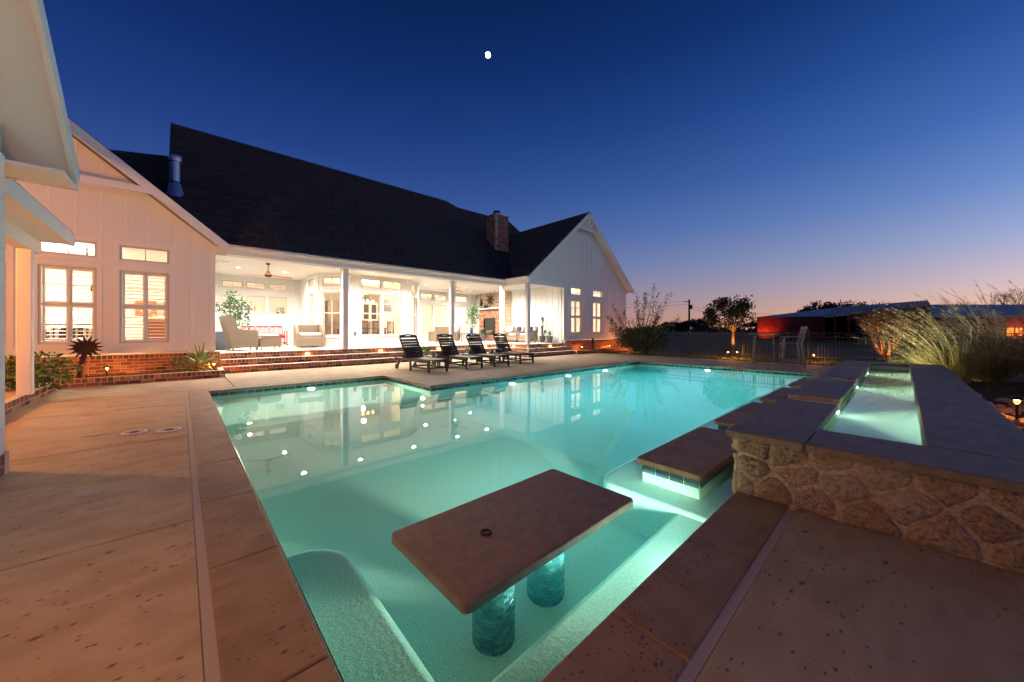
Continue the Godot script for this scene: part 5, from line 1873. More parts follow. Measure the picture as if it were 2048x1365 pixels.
func make_porch() -> void:
	rng.seed = 31
	make_fan(Vector3(2.21, 3.498, -14.8), "bronze porch fan with wooden blades above the wicker wing chair", 0.4, 0.35)
	make_fan(Vector3(9.57, 3.498, -14.3), "bronze porch fan with wooden blades near the stone fireplace", 0.38, 0.6)
	make_wing_chair()
	make_glider()
	make_cocoon_chair()
	club_chair(Vector3(9.42, FLOOR, -15.6), PI, "wicker club chair seen from behind, beside the middle porch post")
	club_chair(Vector3(10.75, FLOOR, -16.6), -1.2, "wicker club chair half hidden behind the middle porch post")
	club_chair(Vector3(13.55, FLOOR, -15.25), -PI / 2, "wicker club chair nearest the stone fireplace, facing left")
	club_chair(Vector3(13.5, FLOOR, -14.3), -PI / 2, "wicker club chair with a dark blue pillow, middle of three along the wall", true)
	club_chair(Vector3(13.4, FLOOR, -13.35), -PI / 2, "wicker club chair with dark pillow nearest the potted yuccas", true)
	var q := [Vector3(11.35, FLOOR, -16.3), Vector3(12.1, FLOOR, -16.5)]
	var ql := ["low dark patio table, nearer the club chair seen from behind", "low dark patio table carrying the blue flower pot"]
	for i in 2:
		var t := thing("patio_table", ql[i], "table", q[i], 0.1, "low dark patio tables")
		var m := MB.new()
		m.bev(Vector3(0, 0.47, 0), Vector3(0.62 + 0.2 * i, 0.03, 0.5), 0.006)
		part(t, "tabletop", m, M.greypot)
		for sx in [-0.28 - 0.1 * i, 0.28 + 0.1 * i]:
			for sz in [-0.22, 0.22]:
				var l := MB.new()
				l.bev(Vector3(sx, 0.23, sz), Vector3(0.035, 0.46, 0.035), 0.004)
				part(t, "leg", l, M.greypot)
	var bp := thing("blue_pot_plant", "small spiky plant in a bright blue pot on the patio table", "plant", Vector3(12.05, FLOOR + 0.486, -16.45))
	pot(bp, 0.1, 0.16, M.bluepot)
	var bm := MB.new()
	bm.colored = true
	rosette(bm, Vector3(0, 0.14, 0), 22, 0.3, 0.03, 0.7, 1.5, 0.1, Color(0.05, 0.13, 0.04), Color(0.1, 0.22, 0.06))
	part(bp, "foliage", bm, M.foliage)
	# ficus beside the fireplace
	var fi := thing("ficus_tree", "slender potted ficus tree in front of the bright window by the fireplace", "tree", Vector3(12.75, FLOOR, -17.3))
	pot(fi, 0.2, 0.34, M.greypot)
	var tr := MB.new()
	tr.tube([Vector3(0, 0.3, 0), Vector3(0.02, 0.8, 0.01), Vector3(-0.02, 1.3, 0), Vector3(0.03, 1.9, 0.02)], [0.025, 0.022, 0.018, 0.01], 8)
	for k in 7:
		var y := 1.0 + k * 0.14
		var d := Vector3(cos(k * 2.4), 0.7, sin(k * 2.4)).normalized()
		tr.tube([Vector3(0, y, 0), Vector3(0, y, 0) + d * 0.35], [0.01, 0.004], 5)
	part(fi, "trunk", tr, M.bark)
	var cr := MB.new()
	cr.colored = true
	leaf_cloud(cr, Vector3(0, 1.5, 0), Vector3(0.42, 0.65, 0.42), 420, 0.12, 0.06, Color(0.02, 0.07, 0.015), Color(0.08, 0.18, 0.05))
	leaf_cloud(cr, Vector3(0.1, 1.95, 0), Vector3(0.25, 0.3, 0.25), 120, 0.12, 0.06, Color(0.02, 0.07, 0.015), Color(0.08, 0.18, 0.05))
	part(fi, "crown", cr, M.foliage)
	var fe := thing("fern", "bushy green fern in a pot beside the brick hearth", "plant", Vector3(13.3, FLOOR, -17.0))
	pot(fe, 0.16, 0.5, M.greypot)
	var fm := MB.new()
	fm.colored = true
	rosette(fm, Vector3(0, 0.48, 0), 130, 0.42, 0.05, 0.1, 1.4, 0.5, Color(0.06, 0.16, 0.03), Color(0.16, 0.32, 0.07))
	part(fe, "foliage", fm, M.foliage)
	# potted tree and grey chest behind the wing chair
	var pt := thing("potted_tree", "leafy dark green potted tree behind the wicker wing chair", "tree", Vector3(1.45, FLOOR, -16.4))
	pot(pt, 0.24, 0.4, M.navy)
	var pk := MB.new()
	pk.tube([Vector3(0, 0.35, 0), Vector3(0.04, 0.8, 0.02), Vector3(-0.04, 1.25, -0.02)], [0.035, 0.028, 0.018], 8)
	for k in 6:
		var d := Vector3(cos(k * 2.1), 0.8, sin(k * 2.1)).normalized()
		pk.tube([Vector3(0, 0.95 + k * 0.05, 0), Vector3(0, 0.95 + k * 0.05, 0) + d * 0.4], [0.012, 0.005], 5)
	part(pt, "trunk", pk, M.bark)
	var pc := MB.new()
	pc.colored = true
	leaf_cloud(pc, Vector3(0, 1.45, 0), Vector3(0.55, 0.4, 0.5), 420, 0.11, 0.065, Color(0.015, 0.06, 0.025), Color(0.07, 0.17, 0.09))
	leaf_cloud(pc, Vector3(0.2, 0.95, 0), Vector3(0.3, 0.35, 0.3), 110, 0.1, 0.06, Color(0.015, 0.06, 0.025), Color(0.07, 0.17, 0.09))
	leaf_cloud(pc, Vector3(-0.1, 1.85, 0), Vector3(0.25, 0.2, 0.25), 60, 0.1, 0.06, Color(0.015, 0.06, 0.025), Color(0.07, 0.17, 0.09))
	part(pt, "crown", pc, M.foliage)
	var gc := thing("storage_chest", "grey storage chest at the left edge of the porch behind the wing chair", "chest", Vector3(1.0, FLOOR, -15.6))
	var g1 := MB.new()
	g1.bev(Vector3(0, 0.28, 0), Vector3(0.5, 0.56, 0.6), 0.02)
	part(gc, "body", g1, M.greypot)
	var g2 := MB.new()
	g2.bev(Vector3(0, 0.59, 0), Vector3(0.53, 0.05, 0.63), 0.015)
	part(gc, "lid", g2, M.greypot)
	# potted yuccas by the white wall
	var yl := ["tall potted yucca with two heads against the white porch wall", "short potted spiky plant beside the tall yucca"]
	for i in 2:
		var y := thing("potted_yucca", yl[i], "plant", Vector3(13.92, FLOOR, -12.75 + i * 0.5), 0, "potted yuccas on the porch")
		pot(y, 0.17, 0.34, M.greypot)
		var ym := MB.new()
		ym.colored = true
		var st := MB.new()
		var heads := [[Vector3(0.02, 1.15, 0), 0.32], [Vector3(-0.12, 0.75, 0.05), 0.28], [Vector3(0.05, 0.5, 0.1), 0.26]] if i == 0 else [[Vector3(0, 0.4, 0), 0.32]]
		for h in heads:
			st.tube([Vector3(h[0].x * 0.3, 0.3, 0), h[0]], [0.03, 0.026], 8)
			rosette(ym, h[0], 46, h[1], 0.035, -0.3, 1.4, 0.15, Color(0.04, 0.12, 0.03), Color(0.13, 0.26, 0.07))
		part(y, "stem", st, M.bark)
		part(y, "foliage", ym, M.foliage)
	# wall art, speaker and mantel ornament
	var sb := thing("starburst", "dark eight pointed metal star on the stone chimney breast", "wall art", Vector3(14.06, 3.05, -17.25))
	var sm := MB.new()
	for k in 16:
		var a := TAU * k / 16
		var ln := 0.5 if k % 2 == 0 else 0.3
		var d := Vector3(0, sin(a), cos(a))
		var s := d.cross(Vector3.RIGHT)
		var tip := d * ln
		var mid := d * ln * (0.62 if k % 2 == 0 else 0.4)
		sm.tri(Vector3(-0.02, 0, 0), mid + s * 0.05, tip, Vector3(-1, 0, 0))
		sm.tri(Vector3(-0.02, 0, 0), mid - s * 0.05, tip, Vector3(-1, 0, 0))
		sm.tri(Vector3(0.01, 0, 0), mid + s * 0.05, tip, Vector3(1, 0, 0))
		sm.tri(Vector3(0.01, 0, 0), mid - s * 0.05, tip, Vector3(1, 0, 0))
	part(sb, "ray", sm, M.rust)
	var sc := MB.new()
	sc.t = Transform3D(Basis(Vector3(0, 0, 1), PI / 2), Vector3(-0.01, 0, 0))
	sc.lathe([Vector2(0.08, 0), Vector2(0.06, 0.03), Vector2(0, 0.04)], Vector3.ZERO, 14)
	part(sb, "hub", sc, M.rust)
	var sp := thing("wall_sconce", "small dark box sconce left of the star on the chimney breast", "lamp", Vector3(14.04, 2.75, -18.15))
	var s1 := MB.new()
	s1.bev(Vector3(0, 0.2, 0), Vector3(0.12, 0.42, 0.16), 0.01)
	part(sp, "box", s1, M.bronze)
	var og := thing("mantel_ornament", "dark blue model tractor standing on the white mantel", "ornament", Vector3(13.95, 2.556, -17.5))
	var o1 := MB.new()
	o1.bev(Vector3(0, 0.1, 0), Vector3(0.1, 0.08, 0.34), 0.02)
	o1.bev(Vector3(0, 0.18, -0.1), Vector3(0.1, 0.1, 0.12), 0.02)
	part(og, "body", o1, M.navy)
	for z in [-0.12, 0.14]:
		var wl := MB.new()
		wl.cyl(Vector3(-0.06, 0.06, z), Vector3(0.06, 0.06, z), 0.06 if z < 0 else 0.045, 14)
		part(og, "wheel", wl, M.black)

# ------------------------------------------------------------------ sun loungers on the deck
func make_loungers() -> void:
	rng.seed = 41
	var names := ["dark slatted sun lounger nearest the camera, first of the row of four", "dark slatted sun lounger, second of the row of four", "dark slatted sun lounger, third of the row of four", "dark slatted sun lounger, last of the row beside the porch corner"]
	var at := [Vector3(5.36, 0, -8.86), Vector3(6.70, 0, -8.95), Vector3(7.80, 0, -8.93), Vector3(9.12, 0, -9.08)]
	var turn := [0.06, 0.03, -0.02, -0.06]
	var src := thing("sun_lounger", names[0], "sun lounger", at[0], turn[0], "dark sun loungers in a row by the pool")
	# foot end at the origin, head towards -z
	for sx in [-0.29, 0.29]:
		var r := MB.new()
		r.bev(Vector3(sx, 0.31, -0.98), Vector3(0.035, 0.075, 1.96), 0.006)
		part(src, "side_rail", r, M.poly)
		for z in [-0.06, -1.02]:
			var l := MB.new()
			l.bar(Vector3(sx * 1.04, 0.0, z + (0.02 if z > -0.5 else 0.0)), Vector3(sx * 1.04, 0.33, z), 0.04, 0.075, Vector3(0, 0, 1), 0.006)
			part(src, "leg", l, M.poly)
		var h := MB.new()
		h.bar(Vector3(sx * 1.04, 0.07, -1.8), Vector3(sx * 1.04, 0.33, -1.62), 0.04, 0.075, Vector3(0, 0, 1), 0.006)
		part(src, "leg", h, M.poly)
		var w := MB.new()
		w.cyl(Vector3(sx * 1.1 - 0.02, 0.08, -1.8), Vector3(sx * 1.1 + 0.02, 0.08, -1.8), 0.08, 18)
		part(src, "wheel", w, M.poly)
		var lr := MB.new()
		lr.bar(Vector3(sx * 1.04, 0.12, -0.08), Vector3(sx * 1.04, 0.12, -1.02), 0.03, 0.04)
		part(src, "low_rail", lr, M.poly)
	for z in [-0.06, -1.02]:
		var s := MB.new()
		s.bar(Vector3(-0.29, 0.13, z), Vector3(0.29, 0.13, z), 0.03, 0.045)
		part(src, "stretcher", s, M.poly)
	for k in 12:
		var s := MB.new()
		s.bev(Vector3(0, 0.355, -0.05 - k * 0.098), Vector3(0.6, 0.02, 0.086), 0.005)
		part(src, "seat_slat", s, M.poly)
	# raised back, leaning towards the house
	var d := Vector3(0, sin(0.98), -cos(0.98))
	var o := Vector3(0, 0.36, -1.24)
	var bs := Basis(Vector3.RIGHT, d, Vector3.RIGHT.cross(d))
	for sx in [-0.285, 0.285]:
		var r := MB.new()
		r.bev(o + d * 0.37 + Vector3(sx, 0, 0) - bs.z * 0.03, Vector3(0.035, 0.76, 0.05), 0.006, bs)
		part(src, "back_rail", r, M.poly)
	for k in 7:
		var s := MB.new()
		s.bev(o + d * (0.05 + k * 0.097), Vector3(0.6, 0.08, 0.02), 0.005, bs)
		part(src, "back_slat", s, M.poly)
	var top := MB.new()
	var p := PackedVector2Array([Vector2(-0.3, 0.0), Vector2(0.3, 0.0)])
	p.append_array(bez(Vector2(0.3, 0.08), Vector2(0.0, 0.17), Vector2(-0.3, 0.08), 10))
	var p2 := p.duplicate()
	# the carrying slot is cut out: the rail is made of a lower bar, two cheeks and an arched top
	top.prism(PackedVector2Array([Vector2(-0.3, 0), Vector2(0.3, 0), Vector2(0.3, 0.05), Vector2(-0.3, 0.05)]), o + d * 0.725 - bs.z * 0.01, Vector3.RIGHT, d, bs.z * 0.02)
	var left := PackedVector2Array([Vector2(-0.3, 0.05), Vector2(-0.1, 0.05), Vector2(-0.1, 0.085), Vector2(-0.08, 0.12), Vector2(-0.3, 0.08)])
	top.prism(left, o + d * 0.725 - bs.z * 0.01, Vector3.RIGHT, d, bs.z * 0.02)
	var right := PackedVector2Array()
	for q in left:
		right.append(Vector2(-q.x, q.y))
	top.prism(right, o + d * 0.725 - bs.z * 0.01, Vector3.RIGHT, d, bs.z * 0.02)
	top.prism(PackedVector2Array([Vector2(-0.1, 0.088), Vector2(0.1, 0.088), Vector2(0.09, 0.118), Vector2(0, 0.127), Vector2(-0.09, 0.118)]), o + d * 0.725 - bs.z * 0.0102, Vector3.RIGHT, d, bs.z * 0.0204)
	part(src, "head_rail", top, M.poly)
	var prop := MB.new()
	prop.bar(o + d * 0.4 + Vector3(0, -0.02, -0.04), Vector3(0, 0.2, -1.72), 0.4, 0.03, Vector3.UP)
	part(src, "back_prop", prop, M.poly)
	for k in range(1, 4):
		copy(src, at[k], turn[k], names[k])
	var tl := ["small dark round table between the first and second lounger", "small dark round table between the third and last lounger"]
	var tp := [Vector3(6.25, 0, -10.35), Vector3(8.5, 0, -10.1)]
	var ts: Node3D = null
	for i in 2:
		if ts:
			copy(ts, tp[i], 0.4, tl[i])
			continue
		ts = thing("side_table", tl[i], "table", tp[i], 0.0, "small tables between the loungers")
		var m := MB.new()
		m.lathe([Vector2(0.0, 0.48), Vector2(0.24, 0.48), Vector2(0.245, 0.49), Vector2(0.24, 0.51), Vector2(0, 0.511)], Vector3.ZERO, 24)
		part(ts, "tabletop", m, M.poly)
		for k in 4:
			var a := TAU * k / 4 + 0.4
			var l := MB.new()
			l.bar(Vector3(cos(a) * 0.22, 0, sin(a) * 0.22), Vector3(cos(a) * 0.17, 0.48, sin(a) * 0.17), 0.05, 0.03, Vector3.RIGHT)
			part(ts, "leg", l, M.poly)
		var r := MB.new()
		r.lathe([Vector2(0.17, 0.15), Vector2(0.21, 0.15), Vector2(0.21, 0.18), Vector2(0.17, 0.18)], Vector3.ZERO, 20)
		part(ts, "ring", r, M.poly)
	var gl := ["low leafy potted plant at the foot of the steps behind the first lounger", "low leafy potted plant at the foot of the steps behind the third lounger"]
	for i in 2:
		var g := thing("step_plant", gl[i], "plant", Vector3(6.6 + i * 2.2, 0, -11.9), 0, "low plants by the steps")
		pot(g, 0.2, 0.2, M.black)
		var m := MB.new()
		m.colored = true
		leaf_cloud(m, Vector3(0, 0.36, 0), Vector3(0.3, 0.22, 0.3), 190, 0.11, 0.05, Color(0.03, 0.1, 0.015), Color(0.14, 0.28, 0.05))
		part(g, "foliage", m, M.foliage)

# ------------------------------------------------------------------ pool house at the left edge
const WARM := Color(1.0, 0.62, 0.27)

func make_pool_house() -> void:
	var t := thing("pool_house", "white covered patio building at the left edge with warm light under its roof", "building")
	rng.seed = 51
	brick_left = 110
	var X := Vector3.RIGHT
	var Z := Vector3(0, 0, 1)
	var curb := node(t, "brick_curb")
	bricks(curb, Vector3(-1.79, 0.0, -11.2), Z, X, 6.1, ["s", "r"])
	bricks(curb, Vector3(-1.07, 0.0, -5.13), Z, X, 4.6, ["s", "r"])
	bricks(curb, Vector3(-1.79, 0.0, -5.13), X, -Z, 0.72, ["s", "r"])
	var fl := MB.new()
	fl.span(Vector3(-6.0, 0.0, -11.25), Vector3(-1.87, 0.172, -5.0))
	fl.span(Vector3(-6.0, 0.0, -5.0), Vector3(-1.15, 0.171, -0.5))
	part(t, "patio_floor", fl, M.deck)
	# patio with its low eave
	roof(t, [Vector2(-1.4, -10.0), Vector2(-1.4, -4.9), Vector2(-5.4, -4.9), Vector2(-5.4, -10.0)], Vector3(-1.4, 2.9, -10.0), Vector2(1, 0), 0.5)
	var fa := MB.new()
	fa.span(Vector3(-1.43, 2.68, -9.99), Vector3(-1.39, 2.9, -5.15))
	part(t, "fascia", fa, M.trim)
	var ra := MB.new()
	ra.bar(Vector3(-1.43, 2.8, -9.98), Vector3(-5.4, 4.78, -9.98), 0.04, 0.2, Vector3(1, 2, 0), 0.004)
	part(t, "rake_board", ra, M.trim)
	var so := MB.new()
	so.span(Vector3(-1.74, 2.69, -9.9), Vector3(-1.43, 2.71, -5.15))
	part(t, "soffit", so, M.trim)
	var be := MB.new()
	be.bev(Vector3(-1.82, 2.62, -7.5), Vector3(0.16, 0.28, 4.7), 0.006)
	part(t, "beam", be, M.trim)
	post(t, -1.82, -9.45, 0.17, 2.48, 0.15)
	post(t, -4.9, -9.6, 0.17, 2.48, 0.15)
	# front gable beside the camera
	var p1 := MB.new()
	p1.bev(Vector3(-1.19, 1.42, -5.06), Vector3(0.2, 2.5, 0.14), 0.008)
	part(t, "corner_post", p1, M.trim)
	roof(t, [Vector2(-0.776, -5.6), Vector2(-0.776, -2.9), Vector2(-5.9, -2.9), Vector2(-5.9, -5.6)], Vector3(-0.776, 2.82, -5.6), Vector2(0, -1), 0.65)
	roof(t, [Vector2(-0.776, -0.2), Vector2(-0.776, -2.9), Vector2(-5.9, -2.9), Vector2(-5.9, -0.2)], Vector3(-0.776, 2.82, -0.2), Vector2(0, 1), 0.65)
	rakeboard(t, Vector3(-0.77, 2.70, -5.6), Vector3(-0.77, 4.455, -2.9), 0.17, X)
	rakeboard(t, Vector3(-0.77, 2.70, -0.2), Vector3(-0.77, 4.455, -2.9), 0.17, X)
	var ea := MB.new()
	ea.span(Vector3(-5.9, 2.6, -5.62), Vector3(-0.76, 2.78, -5.58))
	part(t, "eave_board", ea, M.trim)
	var rt := MB.new()
	rt.bev(Vector3(-1.12, 2.625, -5.36), Vector3(0.7, 0.03, 0.48), 0.004)
	part(t, "eave_return", rt, M.trim)
	var gw := MB.new()
	gw.prism(PackedVector2Array([Vector2(-5.12, 0.17), Vector2(-0.6, 0.17), Vector2(-0.6, 2.98), Vector2(-2.9, 4.4), Vector2(-5.12, 2.98)]), Vector3(-1.3, 0, 0), Vector3(0, 0, 1), Vector3.UP, Vector3(0.16, 0, 0))
	part(t, "gable_wall", gw, M.white)
	var cbd := MB.new()
	cbd.bev(Vector3(-1.128, 2.7, -5.07), Vector3(0.03, 0.6, 0.12), 0.004)
	part(t, "corner_board", cbd, M.trim)
	var bk := MB.new()
	bk.span(Vector3(-6.0, 0.17, -9.9), Vector3(-5.85, 3.2, -0.5))
	part(t, "back_wall", bk, M.white)
	# lanterns hung under the two roofs
	var ll := ["warm lantern under the patio roof beyond the left edge", "warm wall lantern on the gable wall beside the camera"]
	var i := 0
	for q in [[Vector3(-4.2, 2.45, -8.3), 13.0], [Vector3(-0.97, 1.9, -1.7), 1.5]]:
		var l := thing("patio_lantern", ll[i], "lantern", q[0], 0, "warm patio lanterns")
		var m := MB.new()
		m.lathe([Vector2(0.07, 0.12), Vector2(0.08, 0.1), Vector2(0.012, 0.3), Vector2(0.012, 0.34)], Vector3.ZERO, 12)
		part(l, "cap", m, M.bronze)
		var b := MB.new()
		b.lathe([Vector2(0, -0.07), Vector2(0.05, -0.05), Vector2(0.06, 0.0), Vector2(0.05, 0.06), Vector2(0, 0.08)], Vector3.ZERO, 14)
		part(l, "bulb", b, M.warmbulb)
		omni(Vector3.ZERO, q[1], WARM, 0.05, l)
		i += 1

# ------------------------------------------------------------------ planters and path lights
func path_light(at: Vector3, label: String, energy: float, h := 0.24) -> void:
	var t := thing("path_light", label, "lamp", at, 0, "mushroom shaped path lights")
	var s := MB.new()
	s.cyl(Vector3(0, -0.03, 0), Vector3(0, h - 0.07, 0), 0.014, 10)
	for k in 3:
		var an := TAU * k / 3
		s.cyl(Vector3(cos(an) * 0.012, h - 0.075, sin(an) * 0.012), Vector3(cos(an) * 0.05, h - 0.006, sin(an) * 0.05), 0.003, 5)
	part(t, "stem", s, M.bronze)
	var c := MB.new()
	c.lathe([Vector2(0.085, h - 0.012), Vector2(0.083, h - 0.004), Vector2(0.03, h + 0.026), Vector2(0, h + 0.03)], Vector3.ZERO, 18)
	c.lathe([Vector2(0, h - 0.004), Vector2(0.085, h - 0.012)], Vector3.ZERO, 18)
	part(t, "cap", c, M.bronze)
	var b := MB.new()
	b.lathe([Vector2(0.0, h - 0.034), Vector2(0.024, h - 0.034), Vector2(0.026, h - 0.012), Vector2(0, h - 0.012)], Vector3.ZERO, 12)
	part(t, "bulb", b, M.warmbulb)
	omni(Vector3(0, h - 0.05, 0), energy, Color(1.0, 0.62, 0.25), 0.015, t)

func make_planters() -> void:
	rng.seed = 61
	var X := Vector3.RIGHT
	var Z := Vector3(0, 0, 1)
	brick_left = 200
	var a := thing("brick_planter", "low brick planter under the left wing windows", "planter")
	bricks(a, Vector3(-1.9, 0, -11.68), X, Z, 2.73, ["s", "r"])
	bricks(a, Vector3(0.83, 0, -12.6), Z, X, 0.92, ["s", "r"])
	var s := MB.new()
	s.span(Vector3(-2.4, 0.0, -13.1), Vector3(0.75, 0.11, -11.76))
	part(a, "soil", s, M.soil)
	var b := thing("brick_planter", "low brick planter under the right wing windows", "planter")
	brick_left = 130
	bricks(b, Vector3(14.4, 0, -10.9), X, Z, 5.6, ["s", "r"])
	bricks(b, Vector3(14.4, 0, -11.55), Z, -X, 0.65, ["s", "r"])
	var s2 := MB.new()
	s2.span(Vector3(14.48, 0.0, -11.56), Vector3(19.9, 0.12, -10.98))
	part(b, "soil", s2, M.soil)
	path_light(Vector3(-1.264, 0.1, -12.5), "path light in the left planter beside the rusty agave sculpture", 0.6)
	path_light(Vector3(0.63, 0.1, -12.15), "path light under the yucca at the end of the left planter", 0.6)
	path_light(Vector3(15.3, 0.1, -11.25), "path light against the brick base left of the dark post", 0.45)
	path_light(Vector3(17.9, 0.1, -11.25), "path light against the brick base right of the dark post", 0.45)
	path_light(Vector3(7.75, 0.1, 0.98), "path light on the pebbles right of the water trough", 0.5)
	path_light(Vector3(17.55, -0.03, -5.15), "path light on the lawn strip below the lit tree, left of two", 0.9, 0.3)
	path_light(Vector3(17.75, -0.03, -4.85), "path light on the lawn strip below the lit tree, right of two", 0.9, 0.3)
	path_light(Vector3(17.9, -0.03, -2.3), "path light on the lawn behind the bar chair", 0.9, 0.3)
	var gl := thing("garden_spotlight", "low garden spotlight at the far end of the water trough, aimed at the grasses", "lamp", Vector3(12.0, 0.0, -0.9), -0.75)
	var g1 := MB.new()
	g1.tube([Vector3(-0.05, 0.04, 0), Vector3(0.04, 0.09, 0.02), Vector3(0.06, 0.1, 0.024)], [0.03, 0.04, 0.045], 12)
	part(gl, "housing", g1, M.bronze)
	var g2 := MB.new()
	g2.tube([Vector3(0.062, 0.101, 0.0245), Vector3(0.066, 0.103, 0.0255)], [0.036, 0.034], 12)
	part(gl, "bulb", g2, M.warmbulb)
	spot(Vector3(0.085, 0.112, 0.03), Vector3(1, 0.72, 0.1), 9.0, Color(1.0, 0.92, 0.66), 55.0, 0.9, 0.03, gl)
	var dp := thing("yard_tap", "dark upright yard tap post against the right brick base", "post", Vector3(16.2, 0.1, -11.2))
	var d := MB.new()
	d.bev(Vector3(0, 0.33, 0), Vector3(0.1, 0.66, 0.1), 0.01)
	part(dp, "post", d, M.bronze)
	var d2 := MB.new()
	d2.cyl(Vector3(0, 0.55, 0.04), Vector3(0, 0.55, 0.14), 0.02, 8)
	part(dp, "spout", d2, M.galv)
	# rusty agave sculpture
	var ag := thing("agave_sculpture", "rusty metal agave sculpture with a star of blades in the left planter", "sculpture", Vector3(-1.66, 0.1, -12.55))
	var tr := MB.new()
	tr.tube([Vector3(0, -0.05, 0), Vector3(0.0, 0.2, 0), Vector3(0.03, 0.45, 0), Vector3(0.08, 0.66, 0)], [0.06, 0.055, 0.048, 0.05], 10)
	part(ag, "trunk", tr, M.rust)
	for k in 30:
		var az := TAU * k / 15.0 + (0.2 if k >= 15 else 0.0)
		var d3 := (Vector3(cos(az), sin(az) * 0.9, 0.25 if k < 15 else 0.75) + Vector3(0, 0.08, 0)).normalized()
		var l := MB.new()
		l.blade(Vector3(0.08, 0.7, 0), d3, 0.30 if k < 15 else 0.24, 0.07, 0.0, 4, Vector3(0, 0, 1))
		l.blade(Vector3(0.08, 0.7, -0.008), d3, 0.30 if k < 15 else 0.24, 0.07, 0.0, 4, Vector3(0, 0, 1))
		part(ag, "blade", l, M.rust)
	# yucca and shrub at the end of the planter
	var yu := thing("yucca", "variegated yucca with long striped leaves at the end of the left planter", "plant", Vector3(0.38, 0.1, -12.35))
	var ym := MB.new()
	ym.colored = true
	rosette(ym, Vector3(0, 0.22, 0), 46, 0.66, 0.05, 0.15, 1.35, 0.22, Color(0.12, 0.22, 0.05), Color(0.42, 0.46, 0.2))
	part(yu, "foliage", ym, M.foliage)
	var sh := thing("planter_shrub", "small dark shrub under the yucca in the left planter", "shrub", Vector3(0.2, 0.1, -12.3))
	var sm := MB.new()
	sm.colored = true
	leaf_cloud(sm, Vector3(0, 0.22, 0), Vector3(0.42, 0.24, 0.3), 420, 0.07, 0.035, Color(0.04, 0.09, 0.02), Color(0.2, 0.22, 0.06))
	part(sh, "foliage", sm, M.foliage)
	# lantana by the patio post
	var ln := ["flowering lantana bush left of the white patio post", "flowering lantana bush right of the white patio post"]
	for k in 2:
		var la := thing("lantana_bush", ln[k], "bush", Vector3(-2.35 + k * 0.5, 0.17, -10.35 - k * 0.15), 0, "lantana bushes by the patio post")
		var m := MB.new()
		m.colored = true
		leaf_cloud(m, Vector3(0, 0.28, 0), Vector3(0.45, 0.34, 0.42), 900, 0.07, 0.04, Color(0.03, 0.09, 0.01), Color(0.13, 0.24, 0.04))
		part(la, "foliage", m, M.foliage)
		var f := MB.new()
		f.colored = true
		for e in 26:
			var dd := rdir(); dd.y = absf(dd.y) * 0.8 + 0.1
			var c := Vector3(0, 0.3, 0) + dd * Vector3(0.47, 0.36, 0.44)
			f.col = Color(0.75, 0.42, 0.02)
			for g in 7:
				f.leaf(c, (dd + rdir() * 0.8).normalized(), rdir(), 0.026, 0.02)
		part(la, "flower", f, M.foliage)

# ------------------------------------------------------------------ trees and grasses
func branch(tb: MB, p: Vector3, d: Vector3, ln: float, r: float, depth: int, tips: Array, spread := 0.6, up := 0.15) -> void:
	var mid := p + d * ln * 0.5 + rdir() * ln * 0.06
	var e := p + d * ln + rdir() * ln * 0.06
	tb.tube([p, mid, e], [r, r * 0.82, r * 0.66], 7 if depth > 2 else 5, false)
	tips.append(e)
	if depth == 0:
		return
	var k := 3 if rnd() < 0.45 else 2
	for i in k:
		var nd := (d + rdir() * spread + Vector3.UP * up).normalized()
		branch(tb, e, nd, ln * rnd(0.62, 0.86), r * 0.62, depth - 1, tips, spread, up)

func leafy_tree(t: Node3D, trunk: Array, trunk_r: float, crown: Vector3, rad: Vector3, leaves: int, lsize: float, c0: Color, c1: Color, depth := 4, bark: Material = null) -> void:
	var tb := MB.new()
	var rr := []
	for k in trunk.size():
		rr.append(trunk_r * (1.0 - 0.35 * k / trunk.size()))
	tb.tube(trunk, rr, 9)
	var tips := []
	var top: Vector3 = trunk[-1]
	for k in 5:
		var az := TAU * k / 5 + rnd(-0.4, 0.4)
		var d := Vector3(cos(az) * 0.8, rnd(0.5, 1.3), sin(az) * 0.8).normalized()
		branch(tb, top, d, rad.length() * 0.33, trunk_r * 0.5, depth - 1, tips, 0.7, 0.2)
	part(t, "trunk", tb, bark if bark else M.bark)
	var cb := MB.new()
	cb.colored = true
	var clumps := []
	for e in tips:
		var q: Vector3 = (e - crown) / rad
		if q.length() < 1.15:
			clumps.append(e)
	for k in 14:
		clumps.append(crown + rdir() * rad * pow(rnd(), 0.4))
	for k in leaves:
		var c: Vector3 = clumps[rng.randi() % clumps.size()]
		var p := c + rdir() * rad * 0.27 * pow(rnd(), 0.6)
		cb.col = c0.lerp(c1, rnd())
		var ld := (rdir() + Vector3(0, -0.2, 0)).normalized()
		cb.leaf(p, ld, ld.cross(rdir()).normalized(), lsize * rnd(0.7, 1.3), lsize * 0.5)
	part(t, "crown", cb, M.foliage)

